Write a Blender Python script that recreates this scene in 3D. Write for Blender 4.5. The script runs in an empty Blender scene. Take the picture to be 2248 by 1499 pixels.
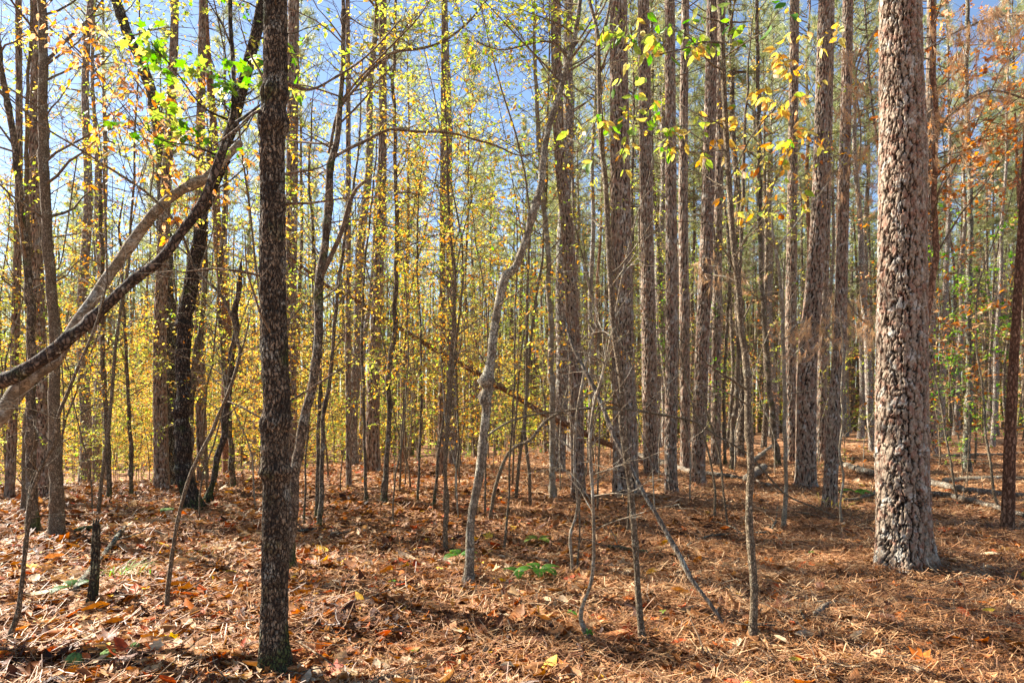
import bpy, math, random
import numpy as np
from math import sin, cos, pi, radians
SC = bpy.context.scene
COL = SC.collection
random.seed(7); RN = np.random.RandomState(11)

# ------------------------------------------------------------------ camera, world, sun
F = 1500.0; HOR = 890.0; CH = 1.5           # focal length in photo pixels, horizon row, eye height
cam = bpy.data.cameras.new('camera'); co = bpy.data.objects.new('camera', cam); COL.objects.link(co)
co.location = (0, 0, CH); co.rotation_euler = (pi/2, 0, 0)
cam.sensor_width = 36; cam.lens = F/2248*36; cam.shift_y = (HOR-749.5)/2248; cam.clip_start = .05; cam.clip_end = 2000
SC.camera = co
SUN_EL = radians(40); SUN_AZ = radians(28.6)   # the sun is to the left, a little in front of the camera
sd = np.array([-cos(SUN_EL)*cos(SUN_AZ), cos(SUN_EL)*sin(SUN_AZ), sin(SUN_EL)])
W = bpy.data.worlds.new('World'); SC.world = W; W.use_nodes = True
nt = W.node_tree; bg = nt.nodes['Background']
sky = nt.nodes.new('ShaderNodeTexSky'); sky.sky_type = 'NISHITA'; sky.sun_disc = False
sky.sun_elevation = SUN_EL; sky.sun_rotation = math.atan2(sd[0], sd[1]); sky.air_density = .9; sky.dust_density = .3; sky.ozone_density = 1.6
nt.links.new(sky.outputs[0], bg.inputs[0]); bg.inputs[1].default_value = .058
sl = bpy.data.lights.new('sun', 'SUN'); sl.energy = 5; sl.angle = radians(.5); sl.color = (1, .93, .82)
so = bpy.data.objects.new('sun', sl); COL.objects.link(so)
from mathutils import Vector
so.rotation_euler = Vector(sd).to_track_quat('Z', 'Y').to_euler()
SC.view_settings.view_transform = 'Standard'; SC.view_settings.look = 'None'
SC.view_settings.exposure = 2.1; SC.view_settings.gamma = 1
SC.cycles.max_bounces = 6; SC.cycles.diffuse_bounces = 3; SC.cycles.transmission_bounces = 4
SC.cycles.sample_clamp_indirect = 6

# ------------------------------------------------------------------ materials
def mat(name):
    m = bpy.data.materials.new(name); m.use_nodes = True; t = m.node_tree
    return m, t, t.nodes['Principled BSDF'], t.nodes['Material Output']
def nd(t, k, **kw):
    n = t.nodes.new('ShaderNode'+k)
    for a, v in kw.items():
        if a[0] == 'i' and a[1:].isdigit(): n.inputs[int(a[1:])].default_value = v
        elif a in n.inputs: n.inputs[a].default_value = v
        else: setattr(n, a, v)
    return n
def ramp(t, stops, interp='LINEAR'):
    r = t.nodes.new('ShaderNodeValToRGB'); e = r.color_ramp; e.interpolation = interp
    while len(e.elements) < len(stops): e.elements.new(.5)
    for el, (p, c) in zip(e.elements, stops):
        el.position = p; el.color = (c[0], c[1], c[2], 1)
    return r
def attr(t, n): return nd(t, 'Attribute', attribute_name=n)
def leafmat(name, stops, trans=.45, rough=.45, spec=.4, tboost=1.0, nscale=60, blotch=0):
    m, t, b, out = mat(name); L = t.links.new
    a = attr(t, 'rnd'); r = ramp(t, stops); L(a.outputs['Fac'], r.inputs[0])
    tc = nd(t, 'TexCoord'); n = nd(t, 'TexNoise', Scale=nscale, Detail=3.0); L(tc.outputs['Object'], n.inputs['Vector'])
    h = nd(t, 'HueSaturation'); L(r.outputs[0], h.inputs['Color'])
    mr = nd(t, 'MapRange', i1=.3, i2=.7, i3=.6, i4=1.35); L(n.outputs['Fac'], mr.inputs[0]); L(mr.outputs[0], h.inputs['Value'])
    if blotch:
        n9 = nd(t, 'TexNoise', Scale=75.0, Detail=2.0); L(tc.outputs['Object'], n9.inputs['Vector']); m9 = nd(t, 'MapRange', i1=.58, i2=.68, i4=blotch); L(n9.outputs['Fac'], m9.inputs[0])
        x9 = nd(t, 'Mix', data_type='RGBA'); x9.inputs[7].default_value = (.22, .09, .025, 1); L(m9.outputs[0], x9.inputs[0]); L(h.outputs[0], x9.inputs[6]); hh = nd(t, 'HueSaturation'); L(x9.outputs[2], hh.inputs['Color']); h = hh
    L(h.outputs[0], b.inputs['Base Color']); b.inputs['Roughness'].default_value = rough
    b.inputs['Specular IOR Level'].default_value = spec
    tr = nd(t, 'BsdfTranslucent'); g = nd(t, 'Gamma', i1=.8)
    hs = nd(t, 'HueSaturation', Saturation=1.15, Value=tboost); L(h.outputs[0], hs.inputs['Color']); L(hs.outputs[0], tr.inputs[0])
    mx = nd(t, 'MixShader', i0=trans); L(b.outputs[0], mx.inputs[1]); L(tr.outputs[0], mx.inputs[2]); L(mx.outputs[0], out.inputs[0])
    return m
# one ramp for every autumn leaf: 0 deep green .. 1 dead tan
M_LEAF = leafmat('autumn_leaf', [(0, (.035, .11, .015)), (.15, (.09, .26, .025)), (.3, (.33, .44, .08)), (.45, (.64, .57, .15)),
    (.58, (.76, .5, .13)), (.7, (.7, .33, .08)), (.8, (.58, .2, .05)), (.9, (.36, .12, .05)), (1, (.68, .45, .25))], .55, .5, .3, 1.25, 60, .5)
M_NEEDLE = leafmat('pine_needle', [(0, (.13, .17, .07)), (.3, (.27, .31, .13)), (.5, (.42, .42, .2)), (.75, (.5, .34, .17)), (1, (.64, .42, .24))], .4, .4, .5, 1.3)
M_LITTER = leafmat('dead_leaf', [(0, (.04, .015, .008)), (.2, (.13, .042, .014)), (.42, (.28, .11, .032)), (.6, (.42, .2, .075)), (.75, (.52, .32, .15)),
    (.86, (.64, .48, .3)), (.9, (.6, .17, .02)), (.95, (.4, .05, .012)), (.98, (.7, .38, .03)), (1, (.75, .5, .06))], .22, .6, .22, 1.1, 40)
M_STRAW = leafmat('pine_straw', [(0, (.06, .022, .01)), (.5, (.28, .125, .05)), (.8, (.5, .28, .13)), (1, (.72, .52, .3))], .15, .5, .3, 1, 8)

def barkmat(name, plate, plate2, crack, cell=(.05, .05, .11), bump=.02, lichen=0, lichcol=(.42, .45, .38), crackw=.22, rough=.9, moss=0, vor=True, red=0, patch=0):
    m, t, b, out = mat(name); L = t.links.new
    tc = nd(t, 'TexCoord'); geo = nd(t, 'NewGeometry')
    mp = nd(t, 'Mapping'); mp.inputs['Scale'].default_value = [1/c for c in cell]
    dn = nd(t, 'TexNoise', Scale=9.0, Detail=6.0, Roughness=.65); L(tc.outputs['Object'], dn.inputs['Vector'])
    vm = nd(t, 'VectorMath', operation='MULTIPLY_ADD'); vm.inputs[1].default_value = (.09, .09, .13)
    L(dn.outputs['Color'], vm.inputs[0]); L(tc.outputs['Object'], vm.inputs[2]); L(vm.outputs[0], mp.inputs[0])
    vo = nd(t, 'TexVoronoi', feature='DISTANCE_TO_EDGE', Scale=1.0); L(mp.outputs[0], vo.inputs['Vector'])
    vc = nd(t, 'TexVoronoi', Scale=1.0); L(mp.outputs[0], vc.inputs['Vector'])
    cr = nd(t, 'MapRange', i1=.0 if vor else -1.0, i2=crackw if vor else -.5); L(vo.outputs['Distance'], cr.inputs[0]); 
    at = attr(t, 'crack'); mxx = nd(t, 'Math', operation='SUBTRACT'); L(cr.outputs[0], mxx.inputs[0]); L(at.outputs['Fac'], mxx.inputs[1])
    cr2 = nd(t, 'Math', operation='MAXIMUM', i1=0.0); L(mxx.outputs[0], cr2.inputs[0])
    n2 = nd(t, 'TexNoise', Scale=38.0, Detail=6.0, Roughness=.7); L(vm.outputs[0], n2.inputs['Vector'])
    sc = nd(t, 'SeparateColor'); L(vc.outputs['Color'], sc.inputs[0])
    ad = nd(t, 'Math', operation='ADD'); L(sc.outputs[0], ad.inputs[0]); L(n2.outputs['Fac'], ad.inputs[1])
    mr = nd(t, 'MapRange', i1=.45, i2=1.35); L(ad.outputs[0], mr.inputs[0])
    pc = nd(t, 'Mix', data_type='RGBA'); pc.inputs[6].default_value = (*plate2, 1); pc.inputs[7].default_value = (*plate, 1); L(mr.outputs[0], pc.inputs[0])
    last = pc.outputs[2]
    if red:
        n5 = nd(t, 'TexNoise', Scale=14.0, Detail=5.0, Roughness=.7); L(tc.outputs['Object'], n5.inputs['Vector']); l5 = nd(t, 'MapRange', i1=.5, i2=.58, i4=red); L(n5.outputs['Fac'], l5.inputs[0])
        x5 = nd(t, 'Mix', data_type='RGBA'); x5.inputs[7].default_value = (.24, .105, .065, 1); L(l5.outputs[0], x5.inputs[0]); L(last, x5.inputs[6]); last = x5.outputs[2]
    if patch:
        n6 = nd(t, 'TexNoise', Scale=6.0, Detail=6.0, Roughness=.7); L(tc.outputs['Object'], n6.inputs['Vector']); l6 = nd(t, 'MapRange', i1=.48, i2=.6, i4=patch); L(n6.outputs['Fac'], l6.inputs[0])
        x6 = nd(t, 'Mix', data_type='RGBA'); x6.inputs[7].default_value = (.03, .023, .017, 1); L(l6.outputs[0], x6.inputs[0]); L(last, x6.inputs[6]); last = x6.outputs[2]
    if lichen:
        n3 = nd(t, 'TexNoise', Scale=9.0, Detail=5.0, Roughness=.65); L(tc.outputs['Object'], n3.inputs['Vector'])
        l = nd(t, 'MapRange', i1=.62-.2*lichen, i2=.68-.2*lichen, i4=.75); L(n3.outputs['Fac'], l.inputs[0])
        lm = nd(t, 'Mix', data_type='RGBA'); lm.inputs[7].default_value = (*lichcol, 1); L(l.outputs[0], lm.inputs[0]); L(last, lm.inputs[6]); last = lm.outputs[2]
    if moss:
        n4 = nd(t, 'TexNoise', Scale=5.0, Detail=5.0); L(tc.outputs['Object'], n4.inputs['Vector'])
        sx = nd(t, 'SeparateXYZ'); L(tc.outputs['Object'], sx.inputs[0])
        hm = nd(t, 'MapRange', i1=.0, i2=moss, i3=.25, i4=0.0); L(sx.outputs[2], hm.inputs[0])
        aa = nd(t, 'Math', operation='ADD'); L(hm.outputs[0], aa.inputs[0]); L(n4.outputs['Fac'], aa.inputs[1])
        l = nd(t, 'MapRange', i1=.58, i2=.72, i4=.85); L(aa.outputs[0], l.inputs[0])
        lm = nd(t, 'Mix', data_type='RGBA'); lm.inputs[7].default_value = (.07, .1, .02, 1); L(l.outputs[0], lm.inputs[0]); L(last, lm.inputs[6]); last = lm.outputs[2]
    cm = nd(t, 'Mix', data_type='RGBA'); cm.inputs[6].default_value = (*crack, 1); L(last, cm.inputs[7]); L(cr2.outputs[0], cm.inputs[0])
    L(cm.outputs[2], b.inputs['Base Color']); b.inputs['Roughness'].default_value = rough; b.inputs['Specular IOR Level'].default_value = .25
    h = nd(t, 'Math', operation='MULTIPLY_ADD', i1=.35); L(n2.outputs['Fac'], h.inputs[0]); L(cr2.outputs[0], h.inputs[2])
    bp = nd(t, 'Bump', Strength=.9, Distance=bump); L(h.outputs[0], bp.inputs['Height']); L(bp.outputs[0], b.inputs['Normal'])
    return m
B_PINE = barkmat('pine_bark', (.36, .27, .21), (.2, .12, .085), (.05, .03, .022), (.045, .045, .09), .02, .35, (.4, .39, .33))
B_PLATE = barkmat('plated_pine_bark', (.34, .265, .19), (.2, .14, .095), (.012, .008, .006), (.03, .03, .05), .006, .3, (.46, .44, .38), vor=False, red=.7)
B_PALEFAR = barkmat('pale_far_bark', (.46, .38, .31), (.27, .2, .15), (.09, .06, .045), (.04, .04, .12), .015, .6)
B_PINEFAR = barkmat('far_pine_bark', (.34, .26, .175), (.17, .12, .075), (.035, .022, .015), (.05, .05, .16), .025, .35, (.42, .4, .32))
B_RED = barkmat('reddish_bark', (.4, .22, .13), (.26, .12, .065), (.09, .04, .02), (.04, .04, .1), .012)
B_DARK = barkmat('dark_bark', (.32, .235, .15), (.11, .078, .05), (.028, .02, .014), (.02, .02, .04), .012, .3, (.4, .38, .3), .12, moss=.5, patch=.7)
B_BLACK = barkmat('blackish_bark', (.19, .14, .105), (.06, .043, .032), (.018, .013, .01), (.03, .03, .06), .015, .2, (.36, .36, .3), .18, moss=.6)
B_LICH = barkmat('lichen_bark', (.27, .22, .15), (.11, .085, .055), (.025, .018, .012), (.025, .025, .045), .014, .75, (.4, .41, .3), .22)
B_GREY = barkmat('grey_bark', (.34, .26, .165), (.18, .13, .078), (.06, .04, .022), (.014, .014, .03), .006, .35, (.44, .4, .28), .25)
B_KNOB = barkmat('knobby_bark', (.32, .26, .18), (.16, .125, .085), (.06, .045, .03), (.02, .02, .03), .006, .6, (.44, .41, .31), .12, patch=.55)
B_SMOOTH = barkmat('smooth_bark', (.34, .27, .18), (.2, .15, .095), (.09, .065, .04), (.05, .05, .012), .004, .5, (.42, .4, .33), .08, patch=.35)
B_TWIG = barkmat('twig_bark', (.3, .21, .13), (.15, .1, .06), (.06, .04, .025), (.02, .02, .05), .003)
B_LOG = barkmat('weathered_wood', (.42, .34, .24), (.2, .155, .105), (.07, .055, .045), (.02, .02, .2), .012, .3)
B_ORLOG = barkmat('rotting_orange_wood', (.38, .19, .09), (.2, .09, .045), (.07, .035, .02), (.02, .02, .12), .012)
B_STUMP = barkmat('mossy_rotten_wood', (.24, .21, .13), (.1, .08, .05), (.03, .022, .015), (.02, .02, .04), .015, .5, (.3, .32, .18), moss=.4)

def plainmat(name, c, rough=.7):
    m, t, b, o = mat(name); L = t.links.new
    tc = nd(t, 'TexCoord'); n = nd(t, 'TexNoise', Scale=30.0, Detail=4.0); L(tc.outputs['Object'], n.inputs['Vector'])
    r = ramp(t, [(.3, [k*.55 for k in c]), (.7, [min(1, k*1.4) for k in c])]); L(n.outputs['Fac'], r.inputs[0]); L(r.outputs[0], b.inputs[0])
    b.inputs['Roughness'].default_value = rough
    bp = nd(t, 'Bump', Strength=.6, Distance=.01); L(n.outputs['Fac'], bp.inputs['Height']); L(bp.outputs[0], b.inputs['Normal'])
    return m
M_MOSS = plainmat('moss', (.12, .2, .04), .95)
M_CONE = plainmat('pine_cone_scales', (.11, .07, .05))

# ------------------------------------------------------------------ terrain
def vnoise(u, v, seed=0):
    rs = np.random.RandomState(seed); T = rs.rand(64, 64); iu = np.floor(u).astype(int); iv = np.floor(v).astype(int); fu = u-iu; fv = v-iv
    fu = fu*fu*(3-2*fu); fv = fv*fv*(3-2*fv); g = lambda a, b_: T[a % 64, b_ % 64]
    return (g(iu, iv)*(1-fu)+g(iu+1, iv)*fu)*(1-fv)+(g(iu, iv+1)*(1-fu)+g(iu+1, iv+1)*fu)*fv

UC = np.array([-.8, -.7, -.4, -.2, 0, .2, .4, .8]); CC = np.array([10.5, 11, 13.5, 15.5, 18, 22, 32, 42])
SL = np.array([.2, .2, .17, .14, .11, .07, .04, .03])
MOUNDS = []
def zt(x, y):
    x = np.asarray(x, float); y = np.asarray(y, float)
    u = np.clip(x/np.maximum(y, 3), -.8, .8); c = np.interp(u, UC, CC); s = np.interp(u, UC, SL)
    d = np.maximum(y-c, 0); drop = s*d*d/(d+4)
    lim = np.interp(u, [-.8, 0, .8], [3.4, 2.4, 1.2]); drop = lim*(1-np.exp(-drop/lim))
    far = np.maximum(y-60, 0); z = -drop + .03*far*far/(far+30)
    z = z + .035*np.sin(x*1.3+1)*np.sin(y*1.1) + .05*np.sin(x*.45+.3)*np.cos(y*.5) + .015*np.sin(x*4+y*2.1)*np.sin(y*3.7-x)
    z = z + .09*(vnoise(x*1.5+200, y*1.5, 91)-.5)+.045*(vnoise(x*3.7+200, y*3.7, 92)-.5)
    for (mx, my, h, r) in MOUNDS: z = z + h*np.exp(-((x-mx)**2+(y-my)**2)/(r*r))
    return z
_Y = np.concatenate([np.arange(2, 60, .02), np.arange(60, 200, .5)])
def gp(px, py):
    u = (px-1124)/F; v = (HOR-py)/F
    hit = np.nonzero(CH+v*_Y <= zt(u*_Y, _Y))[0]
    Y = _Y[hit[0]] if len(hit) else 60.
    return float(u*Y), float(Y)
for (px, py, h, r) in ((1985, 1235, .1, .55), (1375, 1080, .12, .7), (425, 1118, .12, .6), (1768, 1065, .08, .6), (605, 1465, .07, .28), (1030, 1276, .06, .2)):
    mx, my = gp(px, py); MOUNDS.append((mx, my+.1, h, r))
def Wp(px, py, Y): return np.array([(px-1124)/F*Y, Y, CH+(HOR-py)/F*Y])

# ------------------------------------------------------------------ mesh buffer
class Buf:
    def __init__(s): s.v = []; s.q = []; s.t = []; s.a = []; s.n = 0
    def add(s, v, q=None, t=None, a=0.):
        v = np.asarray(v, float).reshape(-1, 3)
        if q is not None and len(q): s.q.append(np.asarray(q, np.int64).reshape(-1, 4)+s.n)
        if t is not None and len(t): s.t.append(np.asarray(t, np.int64).reshape(-1, 3)+s.n)
        s.v.append(v); s.a.append(np.broadcast_to(np.asarray(a, float), (len(v),))); s.n += len(v)
    def build(s, name, m, parent=None, attn='rnd', smooth=False, origin=None):
        v = np.concatenate(s.v) if s.v else np.zeros((0, 3))
        if origin is not None: v = v-np.asarray(origin)
        me = bpy.data.meshes.new(name); q = np.concatenate(s.q) if s.q else np.zeros((0, 4), int); t = np.concatenate(s.t) if s.t else np.zeros((0, 3), int)
        me.vertices.add(len(v)); me.vertices.foreach_set('co', v.astype(np.float32).ravel())
        nl = q.size+t.size; me.loops.add(nl); me.loops.foreach_set('vertex_index', np.concatenate([q.ravel(), t.ravel()]).astype(np.int32))
        me.polygons.add(len(q)+len(t))
        st = np.concatenate([np.arange(len(q))*4, q.size+np.arange(len(t))*3]).astype(np.int32)
        me.polygons.foreach_set('loop_start', st)
        if smooth: me.polygons.foreach_set('use_smooth', np.ones(len(st), bool))
        at = me.attributes.new(attn, 'FLOAT', 'POINT'); at.data.foreach_set('value', np.concatenate(s.a).astype(np.float32) if s.a else [])
        me.update(calc_edges=True); me.materials.append(m)
        o = bpy.data.objects.new(name, me); COL.objects.link(o)
        if parent is not None: o.parent = parent
        return o
def root(name, label, cat, loc, group=None):
    o = bpy.data.objects.new(name, None); COL.objects.link(o); o.location = loc; o.empty_display_size = .2
    o['label'] = label; o['category'] = cat
    if group: o['group'] = group
    return o
def tag(o, label, cat, group=None):
    o['label'] = label; o['category'] = cat
    if group: o['group'] = group
    return o
def norm(v): return v/np.maximum(np.linalg.norm(v, axis=-1, keepdims=True), 1e-9)

def tube(b, P, R, sides=6, cap=True, a=0., jit=0.):
    P = np.asarray(P, float); R = np.asarray(R, float); n = len(P)
    T = norm(np.gradient(P, axis=0))
    ref = np.array([1., 0, 0]) if abs(T[0][0]) < .8 else np.array([0, 1., 0])
    U = np.zeros_like(P); u = ref-T[0]*ref.dot(T[0]); u /= np.linalg.norm(u)
    for i in range(n):
        u = u-T[i]*u.dot(T[i]); u /= max(np.linalg.norm(u), 1e-9); U[i] = u
    Vv = np.cross(T, U); th = np.arange(sides)/sides*2*pi
    RR = R[:, None]*(1+(jit*RN.randn(n, sides) if jit else 0))
    V = P[:, None]+RR[..., None]*(np.cos(th)[None, :, None]*U[:, None]+np.sin(th)[None, :, None]*Vv[:, None])
    i = np.arange(n-1)[:, None]*sides; j = np.arange(sides)[None]; k = (j+1) % sides
    Q = np.stack([i+j, i+k, i+sides+k, i+sides+j], -1).reshape(-1, 4)
    V = V.reshape(-1, 3); tr = None
    if cap:
        V = np.vstack([V, P[-1]+T[-1]*R[-1]*.6, P[0]-T[0]*R[0]*.6]); jj = np.arange(sides); kk = (jj+1) % sides; o = (n-1)*sides
        tr = np.concatenate([np.stack([o+jj, o+kk, np.full(sides, n*sides)], 1), np.stack([kk, jj, np.full(sides, n*sides+1)], 1)])
    b.add(V, Q, tr, a)

def spline(P, step=.12):
    """Catmull-Rom through rows of P (any columns)."""
    P = np.asarray(P, float)
    if len(P) < 3:
        n = max(3, int(np.linalg.norm(P[-1, :3]-P[0, :3])/step)+1); t = np.linspace(0, 1, n)[:, None]; return P[0]*(1-t)+P[-1]*t
    E = np.vstack([2*P[0]-P[1], P, 2*P[-1]-P[-2]]); out = []
    for i in range(1, len(E)-2):
        n = max(2, int(np.linalg.norm(E[i+1, :3]-E[i, :3])/step)); t = (np.arange(n)/n)[:, None]
        a, b_, c, d = E[i-1], E[i], E[i+1], E[i+2]
        out.append(.5*((2*b_)+(c-a)*t+(2*a-5*b_+4*c-d)*t*t+(3*b_-a-3*c+d)*t**3))
    out.append(P[-1:]); return np.concatenate(out)

def worley(u, v, nu, seed=0):
    """F1, F2 and cell random on a (u periodic with nu cells, v) lattice."""
    iu = np.floor(u).astype(int); iv = np.floor(v).astype(int); f1 = np.full(u.shape, 9.); f2 = f1.copy(); cid = np.zeros(u.shape)
    rs = np.random.RandomState(seed); TB = rs.rand(3, 4096)
    for du in (-1, 0, 1):
        for dv in (-1, 0, 1):
            cu = iu+du; cv = iv+dv; h = ((cu % nu)*73+cv*179+cv*cv*31) % 4096
            d = (cu+.15+.7*TB[0][h]-u)**2+(cv+.1+.8*TB[1][h]-v)**2
            m = d < f1; f2 = np.where(m, f1, np.minimum(f2, d)); cid = np.where(m, TB[2][h], cid); f1 = np.where(m, d, f1)
    return np.sqrt(f1), np.sqrt(f2), cid
def bark_trunk(b, P, R, sides, cw, chh, depth, seed=1, flare=.0, pine=False):
    """Plated trunk: rings along P, real plates and fissures; crack goes into the attribute."""
    P = np.asarray(P); n = len(P); s = np.concatenate([[0], np.cumsum(np.linalg.norm(np.diff(P, axis=0), axis=1))])
    th = np.arange(sides)/sides*2*pi; circ = 2*pi*np.median(R); nu = max(4, int(round(circ/cw)))
    U, S = np.meshgrid(th/(2*pi)*nu, s/chh)
    ct, sn = np.cos(th)[None]+0*S, np.sin(th)[None]+0*S; kx = nu/6.28
    w = 1.0*(vnoise(ct*kx*1.6+50, S*1.6+sn*kx*1.6, seed)-.5)+.5*(vnoise(ct*kx*4+50, S*4+sn*kx*4, seed+1)-.5)
    w2 = 1.0*(vnoise(ct*kx*1.7+30, S*2+sn*kx*1.7, seed+3)-.5)+.45*(vnoise(ct*kx*5+30, S*5+sn*kx*5, seed+4)-.5)
    f1, f2, cid = worley((U+w) % nu, S+w2, nu, seed)
    e = np.clip((f2-f1-.04)/.16, 0, 1); plate = e*e*(3-2*e)
    fl = vnoise(ct*kx*2.5+9, S*3+sn*kx*2.5, seed+7)+.5*vnoise(ct*kx*6+9, S*7+sn*kx*6, seed+8); fl = np.floor(fl*5)/5
    fine = (vnoise(ct*kx*9+5, S*11+sn*kx*9, seed+5)-.5)*.18+fl*.6
    h = depth*(plate*(.45+.4*cid+.45*(fl-.3))+.3*fine-.75)
    if pine:   # angular plates standing between long dark fissures, each broken into thin flakes
        def wor2(cu_, cv_, met, sd_, wp):
            n_ = max(4, int(round(2*pi*np.median(R)/cu_))); q_ = n_/6.28; SS = s[:, None]/cv_+0*U
            u_ = (U/nu*n_+wp*(vnoise(ct*q_*1.5+50, SS*1.5*met+sn*q_*1.5, sd_)-.5)+.55*wp*(vnoise(ct*q_*5+50, SS*5*met+sn*q_*5, sd_+1)-.5)+.3*wp*(vnoise(ct*q_*11+50, SS*11*met+sn*q_*11, sd_+1)-.5)) % n_
            v_ = SS+wp*.8*(vnoise(ct*q_*2+20, SS*2*met+sn*q_*2, sd_+2)-.5)+.5*wp*(vnoise(ct*q_*6+20, SS*6*met+sn*q_*6, sd_+3)-.5)
            TB = np.random.RandomState(sd_).rand(3, 4096); iu = np.floor(u_).astype(int); iv = np.floor(v_).astype(int)
            f1 = np.full(u_.shape, 9.); f2 = f1.copy(); a1 = np.zeros(u_.shape); b1 = a1.copy(); a2 = a1.copy(); b2 = a1.copy(); cid = a1.copy()
            for du in (-1, 0, 1):
                for dv in (-1, 0, 1):
                    cu = iu+du; cv = iv+dv; hh = ((cu % n_)*73+cv*179+cv*cv*31) % 4096; pu = cu+.1+.8*TB[0][hh]-u_; pv = cv+.1+.8*TB[1][hh]-v_; d = pu*pu+pv*pv
                    m = d < f1; m2 = (~m) & (d < f2)
                    f2 = np.where(m, f1, np.where(m2, d, f2)); a2 = np.where(m, a1, np.where(m2, pu, a2)); b2 = np.where(m, b1, np.where(m2, pv, b2))
                    f1 = np.where(m, d, f1); a1 = np.where(m, pu, a1); b1 = np.where(m, pv, b1); cid = np.where(m, TB[2][hh], cid)
            dx, dy = a2-a1, b2-b1; L_ = np.maximum(np.sqrt(dx*dx+dy*dy), .05); edge = (f2-f1)/(2*L_)     # true distance to the cell wall
            return edge, np.abs(dy)/L_, cid, a1, b1
        e1, hz, id1, a1, b1 = wor2(cw, chh, 1, seed+30, .75); wd = .13*(1-hz)**1.2+.028+.05*(vnoise(ct*kx+3, S*.7+sn*kx, seed+70)-.4)
        c1 = np.clip((e1-.35*wd)/(.65*wd+.01), 0, 1)
        e2, hz2, id2, a2, b2 = wor2(cw*.5, chh*.32, 1, seed+60, .6); c2 = np.clip((e2-.02)/.07, 0, 1)
        e3, hz3, id3, a3, b3 = wor2(cw*.2, chh*.12, 1, seed+90, .5)
        fn = vnoise(ct*kx*9+5, S*11+sn*kx*9, seed+5)-.5
        h = depth*(c1**.7*(.55+.3*id1+.12*b1)+.2*(id2-.5)*c1+.12*c2*c1+.09*(id3-.5)*c1+.08*fn-.75)
        plate = 1-np.clip((1-c1)*1.25+.4*(1-c2)*c1+.16*(id3 < .25), 0, 1)
    lob = 1+flare*np.exp(-np.maximum(s[:, None]-.1, 0)/.22)*(.25*np.cos(5*th[None]+seed)+.15*np.cos(3*th[None]+2))
    RR = R[:, None]*lob+h
    V = P[:, None]+np.stack([RR*np.cos(th)[None], RR*np.sin(th)[None], np.zeros_like(RR)], -1)
    i = np.arange(n-1)[:, None]*sides; j = np.arange(sides)[None]; k = (j+1) % sides
    Q = np.stack([i+j, i+k, i+sides+k, i+sides+j], -1).reshape(-1, 4)
    b.add(V.reshape(-1, 3), Q, None, ((1-plate)**(1.0 if pine else 1.5)).ravel())

# ------------------------------------------------------------------ leaves
def T_oval(w=.42, fold=.12, droop=.1):
    x = np.array([0, .3, .68, 1]); hw = np.array([0, w/2, w*.42, 0]); z = -droop*x*x
    v = [[x[i], 0, z[i]] for i in range(4)]+[[x[1], hw[1], z[1]+fold*w], [x[2], hw[2], z[2]+fold*w], [x[1], -hw[1], z[1]+fold*w], [x[2], -hw[2], z[2]+fold*w]]
    return np.array(v), np.array([[1, 2, 5, 4], [2, 1, 6, 7]]), np.array([[0, 1, 4], [2, 3, 5], [1, 0, 6], [3, 2, 7]])
def T_diam(w=.45, fold=.1):
    return np.array([[0, 0, 0], [.45, w/2, fold*w], [1, 0, -.05], [.45, -w/2, fold*w]]), None, np.array([[0, 2, 1], [0, 3, 2]])
def T_maple(seed=0):
    rs = np.random.RandomState(seed); ang = np.radians([180, 125, 100, 62, 38, 18, 0, -18, -38, -62, -100, -125]); r = np.array([.28, .42, .3, .52, .3, .4, .66, .4, .3, .52, .3, .42])
    v = [[.38, 0, 0]]+[[.38+r[i]*cos(ang[i]), r[i]*sin(ang[i])*1.1, -.25*r[i]*r[i]+.04*rs.randn()] for i in range(12)]
    return np.array(v), None, np.array([[0, 1+(i+1) % 12, 1+i] for i in range(12)])
def T_litter(seed):
    rs = np.random.RandomState(seed); x = np.array([0, .3, .7, 1.]); hw = np.array([.03, .2, .19, .02])*rs.uniform(.75, 1.35); k = rs.uniform(-1.4, 2.4); lc = rs.uniform(-.5, .9); tw = rs.uniform(-.5, .5)
    v = []
    for i in range(4):
        for j in (-1, 0, 1):
            a = abs(j)*hw[i]*k*1.6; y = j*hw[i]*cos(min(abs(a), 1.3)); z = abs(j)*hw[i]*sin(a)+lc*(x[i]-.5)**2*.8+j*hw[i]*tw*(x[i]-.3)
            v.append([x[i]-.5, y+.06*sin(3*x[i]+seed), z+.02*rs.randn()])
    q = [[i*3+j, i*3+j+1, i*3+j+4, i*3+j+3] for i in range(3) for j in (0, 1)]
    return np.array(v), np.array(q), None
def T_oak(seed):
    rs = np.random.RandomState(seed); n = 14; c = rs.uniform(-.5, .9); v = [[0, 0, 0]]
    for i in range(n):
        a = i/n*2*pi; r = (.46 if i % 2 == 0 else .27)*rs.uniform(.85, 1.1); x, y = r*cos(a)*1.15, r*sin(a)*.8
        v.append([x, y, c*y*y*2+rs.uniform(-.3, .5)*x*x+.03*rs.randn()])
    return np.array(v), None, np.array([[0, 1+i, 1+(i+1) % n] for i in range(n)])
def T_tuft(n=13, w=.034, spread=.75, seed=0, droop=0.):
    rs = np.random.RandomState(seed); v = []; t = []
    for i in range(n):
        a = rs.rand()*2*pi; s = spread*rs.uniform(.3, 1); d = np.array([cos(s), sin(s)*cos(a), sin(s)*sin(a)])*rs.uniform(.75, 1.05); d[2] -= droop*rs.rand()
        p = np.cross(d, rs.randn(3)); p = p/np.linalg.norm(p)*w/2; b0 = np.array([rs.uniform(-.4, .1), 0, 0])
        k = len(v); v += [b0-p, b0+p, b0+d]; t.append([k, k+1, k+2])
    return np.array(v), None, np.array(t)
OVAL = [T_oval(.42, .1, .1), T_oval(.5, .25, .25), T_oval(.36, .05, -.1), T_oval(.46, -.1, .35)]
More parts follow.
